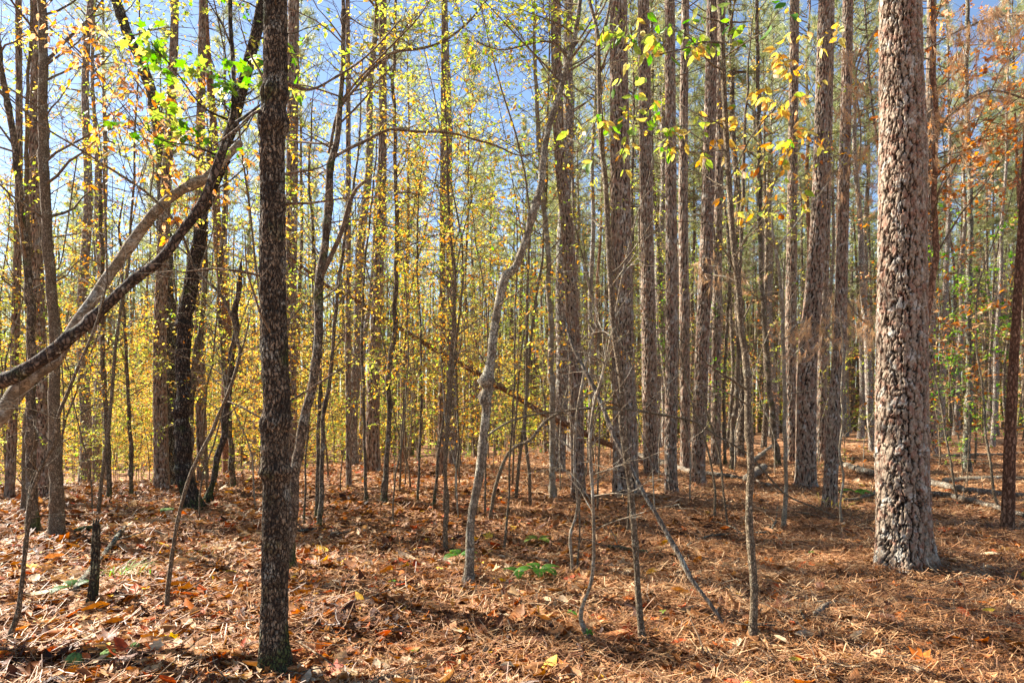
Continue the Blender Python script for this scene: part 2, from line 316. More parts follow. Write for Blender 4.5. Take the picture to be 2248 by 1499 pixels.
DIAM = [T_diam(.5, .1), T_diam(.42, .3), T_diam(.55, -.15)]
MAPLE = [T_maple(i) for i in range(4)]
LITT = [T_litter(i) for i in range(14)]+[T_oak(i) for i in range(5)]
TUFT = [T_tuft(seed=i) for i in range(5)]; TUFTN = [T_tuft(26, .022, .8, 50+i) for i in range(4)]; TUFTD = [T_tuft(22, .026, .5, 70+i, .9) for i in range(4)]

def place(b, tmpl, P, A, Nn, S, rnd):
    """Copies of leaf templates: origin P, long axis A, normal Nn, size S."""
    P = np.asarray(P); n = len(P)
    if n == 0: return
    A = norm(np.asarray(A)); Bv = norm(np.cross(np.asarray(Nn), A)); C = np.cross(A, Bv); S = np.broadcast_to(S, (n,)); rnd = np.broadcast_to(rnd, (n,))
    pick = RN.randint(0, len(tmpl), n)
    for k, (v, q, t) in enumerate(tmpl):
        m = pick == k; c = m.sum()
        if not c: continue
        V = P[m][:, None]+S[m][:, None, None]*(v[None, :, 0:1]*A[m][:, None]+v[None, :, 1:2]*Bv[m][:, None]+v[None, :, 2:3]*C[m][:, None])
        off = (np.arange(c)*len(v))[:, None, None]
        b.add(V.reshape(-1, 3), None if q is None else (q[None]+off).reshape(-1, 4), None if t is None else (t[None]+off).reshape(-1, 3), np.repeat(rnd[m], len(v)))
def rand_rnd(n, mix):
    """mix: list of (weight, centre, spread)"""
    w = np.array([m[0] for m in mix], float); k = RN.choice(len(mix), n, p=w/w.sum())
    return np.clip(np.array([mix[i][1] for i in k])+np.array([mix[i][2] for i in k])*RN.randn(n), 0, 1)
YEL = [(4, .48, .05), (4, .57, .04), (1, .36, .05), (2, .66, .04), (1, 1, .02)]
YGR = [(6, .31, .06), (4, .43, .05), (1, .56, .03)]
ORA = [(4, .72, .05), (3, .6, .04), (2, .5, .04), (2, .82, .03)]
GRN = [(5, .16, .05), (3, .26, .05), (1, .4, .04)]
RUS = [(4, .83, .04), (2, .9, .03), (2, .74, .03), (4, 1, .02)]
TAN = [(5, .99, .03), (3, .74, .03), (2, .62, .04)]
MIXD = [(4, .47, .06), (3, .66, .05), (2, .33, .06), (2, .76, .05)]
BIGG = [(5, .2, .05), (4, .34, .04), (3, .52, .05), (1, .66, .03)]

def grow(p, d, L, n, wander=.15, up=0.):
    P = [np.array(p, float)]; d = norm(np.array(d, float))
    for i in range(n):
        d = norm(d+wander*RN.randn(3)+np.array([0, 0, up])); P.append(P[-1]+d*L/n)
    return np.array(P)
def hdir(az, el): return np.array([cos(az)*cos(el), sin(az)*cos(el), sin(el)])

def leaves_on(b, P, n, size, mix, tmpl, droop=.3, flat=.6):
    """n leaves alternate along a twig polyline"""
    if n < 1: return
    P = np.asarray(P); t = RN.uniform(.25, 1, n)*(len(P)-1); i = np.minimum(t.astype(int), len(P)-2); f = (t-i)[:, None]
    pos = P[i]*(1-f)+P[i+1]*f; T = norm(P[i+1]-P[i]); side = np.cross(T, [0, 0, 1.])*np.where(RN.rand(n) < .5, 1, -1)[:, None]
    A = norm(T*.5+side+.45*RN.randn(n, 3)); A[:, 2] -= droop
    Nn = np.array([0, 0, 1.])*flat+RN.randn(n, 3)*(1-flat)+.05
    place(b, tmpl, pos+A*size*.1, A, Nn, size*RN.uniform(.6, 1.15, n), rand_rnd(n, mix))

def foliate(wb, lb, P, R, t0, t1, nb, L, el=(.2, .8), ntw=5, ltw=.35, nl=6, size=.06, mix=YEL, tmpl=OVAL, droop=.3, flat=.6, wander=.14, up=.02, az=None, thin=.35, twsides=3):
    """branches with twigs and leaves along a stem polyline P between fractions t0..t1"""
    P = np.asarray(P); n = len(P)
    for k in range(nb):
        t = t0+(t1-t0)*(k+RN.rand())/nb; i = min(int(t*(n-1)), n-2); p = P[i]+(P[i+1]-P[i])*(t*(n-1)-i)
        a = RN.rand()*2*pi if az is None else az+RN.uniform(-.9, .9)
        l = L*RN.uniform(.5, 1.1)*(1-.45*(t-t0)/(max(t1-t0, .01)))
        br = grow(p, hdir(a, RN.uniform(*el)), l, 7, wander, up); r0 = max(min(R[i]*thin*1.2, .004+.008*l), .0022)
        tube(wb, br, np.linspace(r0, .0012, len(br)), 4 if r0 < .01 else 5, False)
        for j in range(ntw):
            q = RN.uniform(.2, 1); m = min(int(q*7), 6); s = br[m]+(br[m+1]-br[m])*(q*7-m); dd = norm(br[m+1]-br[m])
            tw = grow(s, dd+norm(RN.randn(3))*.8, ltw*RN.uniform(.5, 1.2), 4, .15, -.02)
            tube(wb, tw, np.linspace(.0022, .0008, 5), twsides, False)
            leaves_on(lb, tw, nl, size, mix, tmpl, droop, flat)

# ------------------------------------------------------------------ the ground
def sheet():
    ys = np.concatenate([np.arange(-30, 1, 1.5), np.arange(1, 24, .13), np.arange(24, 60, .6), np.arange(60, 400, 8)])
    us = np.concatenate([np.arange(-60, -14, 3), np.arange(-14, 14.01, .14), np.arange(14.5, 61, 3)])
    X, Y = np.meshgrid(us, ys); sc = np.where(Y > 18, 1+(Y-18)/18., 1); X = X*sc
    Z = zt(X, Y)+.02*(vnoise(X*3, Y*3, 3)-.5)+.03*(vnoise(X*1.1, Y*1.1, 5)-.5)
    b = Buf(); r, c = X.shape; i = np.arange(r-1)[:, None]*c; j = np.arange(c-1)[None]
    b.add(np.stack([X, Y, Z], -1).reshape(-1, 3), np.stack([i+j, i+j+1, i+c+j+1, i+c+j], -1).reshape(-1, 4))
    m, t, bs, o = mat('forest_floor'); Lk = t.links.new
    tc = nd(t, 'TexCoord'); n1 = nd(t, 'TexNoise', Scale=16.0, Detail=8.0, Roughness=.75); Lk(tc.outputs['Object'], n1.inputs['Vector'])
    mp = nd(t, 'Mapping'); mp.inputs['Scale'].default_value = (40, 9, 9); dn = nd(t, 'TexNoise', Scale=1.0, Detail=4.0, Distortion=2.0); Lk(tc.outputs['Object'], mp.inputs[0]); Lk(mp.outputs[0], dn.inputs['Vector'])
    vo = nd(t, 'TexVoronoi', Scale=13.0); Lk(tc.outputs['Object'], vo.inputs['Vector']); sp = nd(t, 'SeparateColor'); Lk(vo.outputs['Color'], sp.inputs[0])
    ad = nd(t, 'Math', operation='MULTIPLY_ADD', i1=.5); Lk(dn.outputs['Fac'], ad.inputs[0]); Lk(n1.outputs['Fac'], ad.inputs[2])
    a2 = nd(t, 'Math', operation='MULTIPLY_ADD', i1=.35); Lk(sp.outputs[0], a2.inputs[0]); Lk(ad.outputs[0], a2.inputs[2])
    r_ = ramp(t, [(.5, (.022, .01, .006)), (.75, (.13, .05, .02)), (.95, (.36, .16, .06)), (1.15 if False else 1, (.5, .28, .15))]); Lk(a2.outputs[0], r_.inputs[0])
    Lk(r_.outputs[0], bs.inputs[0]); bs.inputs['Roughness'].default_value = .85; bs.inputs['Specular IOR Level'].default_value = .2
    bp = nd(t, 'Bump', Strength=1.0, Distance=.04); Lk(a2.outputs[0], bp.inputs['Height']); Lk(bp.outputs[0], bs.inputs['Normal'])
    g = b.build('ground', m, smooth=True); g['kind'] = 'structure'
sheet()

def sample_ground(N, y0, y1, p=1.0, wid=.95):
    """more per square metre near the camera"""
    k = RN.rand(N); Y = (y0**(2-p)+(y1**(2-p)-y0**(2-p))*k)**(1/(2-p)); X = RN.uniform(-1, 1, N)*(wid*Y+.6); return X, Y
def litter():
    b = Buf()
    X, Y = sample_ground(105000, 2.2, 26, 1.35)
    needly = 1/(1+np.exp(-(X-.6-.25*Y*0)*1.3))*.75+.1*(Y > 9)+.25*(vnoise(X*.8+9, Y*.8, 9)-.5)
    keep = RN.rand(len(X)) > needly; X, Y = X[keep], Y[keep]; n = len(X)
    Z = zt(X, Y)+RN.uniform(.0, .045, n)
    a = RN.rand(n)*2*pi; A = np.stack([np.cos(a), np.sin(a), .35*RN.randn(n)], 1); tl = np.where(RN.rand(n) < .12, .9, .38)
    Nn = np.stack([tl*RN.randn(n), tl*RN.randn(n), np.ones(n)], 1)
    S = np.clip(.082*np.exp(.38*RN.randn(n)), .035, .19)*(1+.012*Y)
    red = vnoise(X*.6, Y*.6, 21)
    rn = np.clip(RN.beta(2.1, 2.0, n)*.9+.5*(vnoise(X*1.1+3, Y*1.1, 41)-.5)+.2*(vnoise(X*3+3, Y*3, 42)-.5), 0, .86); k = RN.rand(n); rn = np.where(k < .10+.08*(red-.5), RN.uniform(.88, .96, n), rn); rn = np.where(k > .985, RN.uniform(.975, 1, n), rn)
    place(b, LITT, np.stack([X, Y, Z], 1), A, Nn, S, rn)
    o = b.build('leaf_litter', M_LITTER); o['kind'] = 'stuff'; o['label'] = 'curled brown and orange fallen leaves covering the forest floor'; o['category'] = 'leaf litter'
    b = Buf(); X, Y = sample_ground(300000, 2.4, 24, 1.45)
    needly = .25+.75/(1+np.exp(-(X-.3)*1.1)); keep = RN.rand(len(X)) < needly; X, Y = X[keep], Y[keep]; n = len(X)
    Z = zt(X, Y)+RN.uniform(.012, .06, n)+.05*np.clip(vnoise(X*2.6, Y*2.6, 95)-.5, 0, 1); a = RN.rand(n)*pi+1.2*vnoise(X*.9, Y*.9, 31)*pi; l = RN.uniform(.07, .2, n)*.5; w = .0011+.00024*Y
    d = np.stack([np.cos(a), np.sin(a), .32*RN.randn(n)], 1); s = np.stack([-np.sin(a), np.cos(a), .3*RN.randn(n)], 1)
    C = np.stack([X, Y, Z], 1); bow = s*(RN.uniform(-.25, .25, n)*l)[:, None]; p0 = C-d*l[:, None]+bow; p2 = C+d*l[:, None]+bow; sw = s*w[:, None]
    lowz = zt(X, Y)+.004
    V = np.stack([p0-sw, p0+sw, C-sw, C+sw, p2-sw, p2+sw], 1); V[:, :, 2] = np.maximum(V[:, :, 2], lowz[:, None])
    off = (np.arange(n)*6)[:, None]; Q = np.concatenate([off+np.array([[0, 1, 3, 2]]), off+np.array([[2, 3, 5, 4]])])
    b.add(V.reshape(-1, 3), Q, None, np.repeat(np.clip(RN.beta(2., 1.7, n)+.3*(vnoise(X*1.3+3, Y*1.3, 41)-.5), 0, 1), 6))
    o = b.build('pine_straw', M_STRAW); o['kind'] = 'stuff'; o['label'] = 'fallen reddish brown pine needles strewn over the ground'; o['category'] = 'pine straw'
litter()
def twig_litter():
    b = Buf(); X, Y = sample_ground(1100, 2.6, 20, 1.3)
    for x, y in zip(X, Y):
        a = RN.rand()*6.28; l = RN.uniform(.1, .7); z = float(zt(x, y))+RN.uniform(.035, .07); P = grow((x, y, z), (cos(a), sin(a), RN.uniform(-.02, .1)), l, 5, .13); r = RN.uniform(.0018, .006); tube(b, P, np.linspace(r, r*.4, 6), 5)
    o = b.build('twig_litter', B_TWIG, None, 'crack'); o['kind'] = 'stuff'; o['label'] = 'small dead twigs strewn over the fallen leaves'; o['category'] = 'twigs'
twig_litter()

# ------------------------------------------------------------------ pine builder
def pine_crown(wb, nb, x, y, z0, z1, spread, ntuft=12, tl=.24, lean=(0, 0), tmpl=TUFT, rn=(.3, .14), nbr=40):
    for k in range(nbr):
        t = (k+RN.rand())/nbr; z = z0+(z1-z0)*t; L = spread*(1.05-t)**.6*RN.uniform(.55, 1.1)*(min(1, .45+t*2)); a = RN.rand()*2*pi
        br = grow((x, y, z), hdir(a, .15+.7*t), L, 6, .13, .05); tube(wb, br, np.linspace(.012+.012*L, .004, 7), 4, False)
        n = ntuft; q = RN.uniform(.35, 1, n)*6; m = np.minimum(q.astype(int), 5); s = br[m]+(br[m+1]-br[m])*(q-m)[:, None]
        o = norm(RN.randn(n, 3)*[1, 1, .6]+[0, 0, .35]); e = s+o*(L*.22*RN.uniform(.2, 1, n))[:, None]
        for i in range(0, n, 2): tube(wb, np.array([s[i], e[i]]), [.006, .003], 3, False)
        place(nb, tmpl, e, norm(o+.5*norm(br[m+1]-br[m])+[0, 0, .2]), RN.randn(n, 3), tl*RN.uniform(.8, 1.2, n), np.clip(rn[0]+rn[1]*RN.randn(n), 0, 1))
def dead_limbs(wb, P, R, n, z0, z1, L=1.2, r=.009):
    for k in range(n):
        z = z0+(z1-z0)*(RN.rand()**.8); i = int(np.argmin(abs(P[:, 2]-z))); a = RN.rand()*2*pi; l = L*RN.uniform(.15, 1.1)
        br = grow(P[i]+hdir(a, 0)*R[i]*.6, hdir(a, RN.uniform(-.35, .45)), l, 6, .16, RN.uniform(-.04, .05)); tube(wb, br, np.linspace(r*RN.uniform(.6, 1.3), .002, 7), 4, False)
        for j in range(int(l*3)):
            m = RN.randint(2, 6); tw = grow(br[m], norm(br[m]-br[m-1])+.9*norm(RN.randn(3)), l*.35, 3, .2); tube(wb, tw, [.004, .003, .002, .001], 3, False)

PV = []   # far pine variants (mesh sets)
def pine_variant(i):
    H = [17, 19, 16, 18.5, 20, 15.5, 18][i]; r0 = [.11, .14, .085, .12, .13, .075, .1][i]
    z = np.arange(-.3, H, .35); ph = RN.rand(4)*6; a = [.12, .2, .28, .1, .16, .35, .3][i]
    P = np.stack([a*np.sin(z/H*4+ph[0])-a*sin(ph[0])+.04*np.sin(z*1.3+ph[1]), a*np.sin(z/H*3.3+ph[2])-a*sin(ph[2])+.04*np.sin(z*1.1+ph[3]), z], 1)
    R = r0*(1-.85*(np.clip(z, 0, H)/H)**1.25)*(1+.35*np.exp(-np.maximum(z, 0)/.25))*(1+.02*RN.randn(len(z)))
    tb = Buf(); tube(tb, P, R, 12, True, 0., .03); wb = Buf(); nb = Buf()
    dead_limbs(wb, P, R, [44, 36, 50, 40, 34, 54, 46][i], 2.2, H*.66, 2.2); top = P[int(len(P)*.8)]
    pine_crown(wb, nb, top[0], top[1], H*.6, H+.3, [2.3, 2.6, 1.8, 2.4, 2.8, 1.7, 2.1][i], 18, .27, nbr=42, rn=(.36, .14))
    rt = root('pine_tree', 'x', 'pine tree', (0, 0, 0))
    T = tb.build('trunk', [B_PINEFAR, B_PALEFAR, B_PINEFAR, B_PALEFAR, B_RED, B_PINEFAR, B_PALEFAR][i], rt, 'crack', True); Lm = wb.build('limbs', B_TWIG, rt, 'crack', True); C = nb.build('crown', M_NEEDLE, rt)
    return rt, [T, Lm, C], H
def copy_thing(rt, parts, loc, rz, sc, label, group, cat=None):
    r = rt.copy(); COL.objects.link(r); r.location = loc; r.rotation_euler = (RN.uniform(-.02, .02), RN.uniform(-.025, .025), rz); r.scale = sc; r['label'] = label
    if group: r['group'] = group
    if cat: r['category'] = cat
    for p in parts:
        c = p.copy(); COL.objects.link(c); c.parent = r
    return r
PVAR = [pine_variant(i) for i in range(7)]
USED = set()

# ------------------------------------------------------------------ traced trees
OCC = []     # (px, depth, width) of traced trunks: random ones keep off their base spots
def world_path(pts, Y, dY=None, bend=0.):
    out = []
    for k, p in enumerate(pts):
        y = Y+(dY[k] if dY is not None else 0.); v = Wp(p[0], p[1], y); out.append([*v, p[2]*y/F/2])
    return np.array(out)
def traced_pine(label, pts, H=18, cell=(.05, .1), depth=.022, sides=56, mat_=None, crown=None, flare=1., limbs=14, seed=1, group=None, step=.03, limb_z=(3, 10), drift=0.):
    x0, Y = gp(pts[0][0], pts[0][1]); W4 = world_path(pts, Y); W4[0, 2] = zt(W4[0, 0], Y)
    OCC.append((W4[0, 0], Y)); C = spline(W4, step)
    C = C[np.argsort(C[:, 2])]
    dn = C[0].copy(); dn[2] -= .25; C = np.vstack([dn, C]); top = C[-1]; base = C[1, :3].copy()
    if drift: C[:, 1] += drift*np.maximum(C[:, 2]-base[2], 0)
    slope = (C[-1, :3]-C[max(-40, -len(C)), :3]); slope = slope/max(slope[2], .1)
    zz = np.arange(C[-1, 2]+.3, H, .4); ext = np.array([[C[-1, 0]+slope[0]*.4*min(z-C[-1, 2], 5), C[-1, 1], z, C[-1, 3]*(1-.85*((z-C[-1, 2])/(H-C[-1, 2])))] for z in zz])
    tb = Buf(); s = sides
    bark_trunk(tb, C[:, :3], C[:, 3]*.985, s, cell[0], cell[1], depth, seed, flare, True)
    E = np.vstack([C[-1:], ext]) if len(ext) else C[-1:]
    if len(ext): tube(tb, E[:, :3], E[:, 3], 20, True, 0., .02)
    allP = np.vstack([C, ext]) if len(ext) else C
    rt = root('pine_tree', label, 'pine tree', base, group)
    tb.build('trunk', mat_ or B_PLATE, rt, 'crack', True, base)
    wb = Buf(); nb = Buf(); dead_limbs(wb, allP[:, :3], allP[:, 3], limbs*2 if limbs > 5 else limbs, base[2]+limb_z[0]-.8, base[2]+limb_z[1]+1, 1.7, .007)
    e = allP[int(len(allP)-max(3, len(ext)*.25))]; pine_crown(wb, nb, e[0], e[1], H*.7, H+.3, 1.8, 10, .26, nbr=24)
    wb.build('limbs', B_TWIG, rt, 'crack', True, base); nb.build('crown', M_NEEDLE, rt, 'rnd', False, base)
    return rt
def traced_tree(name, label, cat, pts, mat_=B_GREY, group=None, fol=None, branches=(), sprays=(), sides=9, tipL=0, Y=None, dY=None, noise=.05, wob=.004, root_=True, bark=None, step=.06, base=None, bare=0, flare=.25):
    if Y is None: x0, Y = gp(pts[0][0], pts[0][1])
    W4 = world_path(pts, Y, dY)
    if root_:
        W4[0, 2] = zt(W4[0, 0], W4[0, 1]); OCC.append((W4[0, 0], Y))
    C = spline(W4, step); b0 = C[0, :3].copy(); n = len(C)
    if tipL:
        d = norm(C[-1, :3]-C[-4, :3]); d = norm(d*.7+[0, 0, .5]); ext = grow(C[-1, :3], d, tipL, max(4, int(tipL/.3)), .08, .06)[1:]; r = C[-1, 3]*np.linspace(1, .15, len(ext)+1)[1:]
        C = np.vstack([C, np.hstack([ext, r[:, None]])])
    s = np.arange(len(C)); C[:, 0] += wob*np.sin(s*.7+RN.rand()*6)+wob*np.sin(s*.31); C[:, 1] += 2*wob*np.sin(s*.23+RN.rand()*6)
    C[:, 3] *= 1+noise*np.sin(s*.9+RN.rand()*6)*np.sin(s*.37)+noise*.4*RN.randn(len(C))
    L_ = len(C)
    for q in range(max(2, int(L_*step/.45))):
        k0 = RN.randint(1, L_); g_ = np.exp(-((s-k0)*step/.035)**2); C[:, 3] *= 1+RN.uniform(.06, .28)*g_; off = RN.randn(2)*C[min(k0, L_-1), 3]*.35*min(1, noise*20); sg = 1/(1+np.exp(-(s-k0)*step/.04))-.5
        C[:, 0] += off[0]*sg*np.exp(-((s-k0)*step/.3)**2); C[:, 1] += off[1]*sg*np.exp(-((s-k0)*step/.3)**2)
    if root_:
        h = np.maximum(C[:, 2]-b0[2], 0); C[:, 3] *= 1+flare*np.exp(-h/.07)
        dn = C[0].copy(); dn[2] -= .12; C = np.vstack([dn, C])
    rt = root(name, label, cat, b0, group); tb = Buf()
    if bark: bark_trunk(tb, C[:, :3], C[:, 3], bark[0], bark[1], bark[2], bark[3], 5, .6, True)
    else: tube(tb, C[:, :3], C[:, 3], sides, True, 0., .04)
    tb.build('trunk' if cat not in ('log', 'stick', 'dead branch') else 'stem', mat_, rt, 'crack', True, b0)
    bm_ = B_TWIG if mat_ not in (B_SMOOTH, B_GREY, B_BLACK) else mat_
    for br in branches:                    # (pts px, dict)
        wb = Buf(); lb = Buf()
        bp = br[0]; o = br[1] if len(br) > 1 else {}; yy = o.get('Y', Y); dd = np.linspace(0, o.get('dy', 0), len(bp))
        B4 = spline(world_path(bp, yy, dd), .06); B4[:, 3] = np.maximum(B4[:, 3], .0012); k = np.arange(len(B4)); B4[:, 2] += .006*np.sin(k*.8+RN.rand()*6)
        tube(wb, B4[:, :3], B4[:, 3]*(1+.08*RN.randn(len(B4))), 6)
        if 'fol' in o: foliate(wb, lb, B4[:, :3], B4[:, 3], **o['fol'])
        bo = wb.build('branch', bm_, rt, 'crack', True, b0)
        if lb.n: lb.build('leaves', M_LEAF, bo, 'rnd', False, b0)
    wb = Buf(); lb = Buf()
    if fol:
        for f in (fol if isinstance(fol, (list, tuple)) else [fol]): foliate(wb, lb, C[:, :3], C[:, 3], **f)
    foliate(wb, lb, C[:, :3], C[:, 3], .3, .98, bare*2 if bare else (10 if name in ('sapling', 'hardwood_tree') else 0), .8, ntw=4, nl=0)
    if wb.n: wb.build('branches', bm_, rt, 'crack', True, b0)
    if lb.n: lb.build('leaves', M_LEAF, rt, 'rnd', False, b0)
    return rt
# ------------------------------------------------------------------ traced pines
traced_pine('huge foreground pine with thick plated bark, sunlit on its left side', [(1985, 1238, 122), (1983, 1200, 114), (1982, 1120, 108), (1980, 1000, 106), (1980, 750, 100), (1981, 500, 95), (1982, 300, 92), (1978, 150, 86), (1975, -60, 80)],
    H=21, cell=(.062, .125), depth=.038, sides=260, step=.012, seed=3, limbs=3, limb_z=(5, 9))
traced_pine('big ridged pine in the middle, just behind the thin forked sapling', [(1377, 1084, 64), (1374, 1040, 57), (1371, 900, 52), (1367, 750, 50), (1363, 500, 45), (1360, 250, 41), (1357, -40, 37)], H=20, cell=(.06, .16), depth=.03, sides=130, step=.03, seed=5, limbs=10)
traced_pine('broad pine with mossy foot, second trunk right of the big ridged pine', [(1432, 1040, 37), (1428, 1000, 33), (1425, 750, 32), (1420, 500, 29), (1412, -40, 25)], cell=(.06, .13), sides=84, step=.04, seed=7)
traced_pine('shaggy narrow pine with pale left edge standing before its neighbours', [(1474, 1082, 30), (1472, 1000, 27), (1475, 750, 27), (1473, 400, 24), (1470, -40, 21)], cell=(.045, .09), sides=84, step=.03, seed=9, limbs=24)
traced_pine('narrow brown pine half hidden right of the shaggy narrow pine', [(1505, 1030, 23), (1503, 750, 22), (1500, 400, 20), (1505, -40, 16)], cell=(.06, .12), sides=48, step=.06, seed=11)
traced_pine('mossy footed pine leaning slightly right near the fallen log end', [(1532, 1062, 34), (1533, 1000, 31), (1542, 750, 30), (1552, 500, 28), (1560, 200, 25), (1565, -40, 24)], cell=(.05, .12), sides=84, step=.03, seed=13, limbs=22)
traced_pine('reddish brown pine tucked behind the mossy footed pine', [(1571, 1020, 22), (1573, 750, 20), (1578, 400, 18), (1585, -40, 16)], cell=(.06, .12), sides=48, step=.06, seed=15)
traced_pine('large buttressed pine with flaring foot left of the white edged pine', [(1768, 1068, 50), (1769, 1030, 44), (1772, 800, 42), (1785, 650, 37), (1798, 450, 31), (1805, 200, 28), (1812, -40, 26)], cell=(.06, .13), depth=.028, sides=110, step=.03, seed=17, limbs=14)
traced_pine('dark grey pine close on the left of the large buttressed pine', [(1740, 1015, 26), (1736, 750, 24), (1740, 400, 21), (1745, -40, 19)], cell=(.06, .13), sides=52, step=.06, seed=19)
traced_pine('grey straight pine seen between the buttressed pine and white edged pine', [(1802, 1018, 22), (1806, 750, 20), (1818, 300, 17), (1825, -40, 15)], cell=(.06, .13), sides=48, step=.06, seed=21)
traced_pine('white edged slender pine leaning right, brightly sunlit down its left side', [(1820, 1120, 33), (1824, 1040, 29), (1832, 900, 28), (1843, 750, 27), (1851, 450, 24), (1858, 200, 22), (1862, -40, 21)], H=16, cell=(.04, .08), depth=.016, sides=96, step=.025, seed=23, limbs=16)
traced_pine('reddish sunlit slim pine near the right edge beside the fallen logs', [(2212, 1166, 27), (2214, 1080, 25), (2220, 900, 21), (2228, 750, 18), (2240, 550, 16), (2252, 350, 14), (2262, 100, 12)], H=12, cell=(.035, .09), depth=.008, sides=72, step=.025, mat_=B_RED, seed=25, limbs=14, flare=.4)
traced_pine('shadowed pine directly behind right side of the huge foreground pine', [(2044, 1000, 27), (2041, 750, 25), (2042, 400, 21), (2046, -40, 18)], cell=(.06, .13), sides=52, step=.06, seed=27)
traced_pine('leaning sunlit pine left of the big ridged pine', [(1271, 1090, 34), (1268, 1000, 30), (1264, 800, 29), (1257, 700, 28), (1245, 500, 27), (1230, 350, 25), (1222, 150, 23), (1220, -40, 21)], H=17, cell=(.045, .1), depth=.016, sides=90, step=.03, seed=29, limbs=20)
traced_pine('wide grey pine with scarred foot standing on the ridge', [(818, 1034, 36), (818, 960, 31), (820, 850, 28), (826, 700, 24), (836, 500, 20), (840, 300, 18), (840, -40, 16)], cell=(.06, .13), depth=.02, sides=72, step=.05, seed=31, limbs=18)
traced_pine('reddish left pine standing beside the grey lichened trunk', [(356, 1072, 33), (354, 1000, 30), (351, 850, 28), (352, 700, 26), (360, 500, 24), (371, 300, 20), (382, 100, 17), (384, -40, 16)], cell=(.05, .1), sides=84, step=.03, seed=33)
traced_pine('thick dark green pine at left, behind the brown smooth trunk', [(97, 1092, 32), (95, 1000, 28), (88, 800, 26), (80, 550, 24), (76, 300, 21), (82, -40, 17)], cell=(.05, .1), sides=84, step=.03, seed=35)
traced_pine('far left slim pine with grey bark nearest the photo edge', [(21, 1095, 20), (28, 920, 18), (33, 750, 16), (40, 500, 15), (42, 250, 13), (40, -40, 12)], cell=(.04, .09), sides=60, step=.04, seed=37, H=15)
traced_pine('pine right behind the thick dark foreground trunk', [(641, 1062, 30), (638, 900, 27), (637, 700, 26), (641, 400, 25), (645, -40, 23)], cell=(.05, .1), sides=80, step=.035, seed=39, limbs=16)
traced_pine('slim pine on the ridge left of the wide grey pine', [(766, 1067, 13), (765, 950, 12), (764, 750, 12), (765, 400, 11), (763, -40, 9)], cell=(.04, .09), sides=48, step=.05, depth=.012, seed=41, H=14)
traced_pine('far brown pine with red heartwood scar right of the black mossy trunk', [(446, 1058, 24), (440, 850, 21), (436, 600, 20), (440, 300, 18), (446, -40, 15)], cell=(.05, .1), sides=52, step=.05, seed=43)
traced_pine('dark pine trunk midway between wavy stem and knobby curved tree', [(967, 1046, 17), (969, 900, 15), (971, 750, 14), (972, 400, 12), (975, -40, 10)], cell=(.05, .1), sides=48, step=.06, seed=45, H=15)

# ------------------------------------------------------------------ traced hardwoods
F_ = dict
NEARLEAF = F_(size=.075, tmpl=OVAL, droop=.7, flat=.2)
traced_tree('hardwood_tree', 'thick dark foreground trunk with scaly bark, moss at its foot', 'hardwood tree',
    [(606, 1468, 72), (604, 1440, 66), (602, 1350, 56), (604, 1200, 57), (607, 1050, 57), (605, 900, 57), (601, 750, 56), (598, 600, 55), (599, 450, 53), (598, 350, 52), (603, 200, 51), (605, 0, 50), (606, -80, 49)], B_DARK, tipL=7, bark=(150, .022, .03, .011), step=.012, wob=.0005, noise=.012, flare=.1,
    branches=[([(622, 180, 9), (680, 195, 6), (740, 170, 5), (830, 100, 4), (880, 40, 3)], F_(dy=.8)), ([(585, 235, 8), (555, 250, 6), (520, 285, 4), (470, 320, 3)], F_(dy=-.3))],
    fol=[F_(t0=.965, t1=1, nb=26, L=2.2, ntw=6, ltw=.5, nl=5, size=.08, mix=YGR, thin=.3)])
traced_tree('hardwood_tree', 'black mossy footed trunk curving up right behind the crossing branches', 'hardwood tree',
    [(427, 1118, 50), (418, 1090, 40), (405, 1040, 34), (401, 950, 31), (401, 850, 30), (402, 750, 31), (415, 650, 30), (432, 550, 28), (450, 450, 27), (470, 390, 26), (495, 330, 25), (520, 240, 24), (548, 130, 24), (565, 60, 23), (582, -40, 22)], B_BLACK, tipL=6, bark=(100, .035, .06, .016), step=.03, wob=.001, noise=.03,
    fol=[F_(t0=.5, t1=.98, nb=20, L=1.9, ntw=5, ltw=.45, nl=4, size=.075, mix=BIGG, tmpl=MAPLE)])
traced_tree('hardwood_tree', 'grey trunk blotched with pale lichen, leaning left near its top', 'hardwood tree',
    [(378, 1066, 32), (380, 950, 27), (378, 850, 26), (374, 720, 26), (362, 560, 26), (359, 430, 25), (350, 290, 24), (330, 200, 23), (310, 135, 23), (280, 75, 22), (248, -20, 21)], B_LICH, tipL=6, bark=(90, .03, .05, .011), step=.04, wob=.001, noise=.03,
    fol=[F_(t0=.6, t1=1, nb=22, L=2.2, ntw=5, ltw=.5, nl=3, size=.07, mix=ORA)])
traced_tree('hardwood_tree', 'brown smooth trunk at left, second tree in front of the dark green pine', 'hardwood tree',
    [(122, 1182, 38), (124, 1150, 30), (121, 1000, 25), (119, 850, 23), (120, 740, 22), (110, 600, 21), (101, 450, 20), (94, 300, 19), (96, 150, 18), (90, -30, 16)], B_GREY, tipL=6, wob=.003, noise=.03, sides=14,
    branches=[([(101, 135, 8), (150, 85, 6), (200, 35, 5), (240, -20, 4)], F_(dy=.4)), ([(112, 590, 5), (135, 570, 3), (170, 340, 3)], F_(dy=.4))],
    fol=[F_(t0=.45, t1=1, nb=18, L=1.7, ntw=5, ltw=.4, nl=3, size=.06, mix=ORA)])
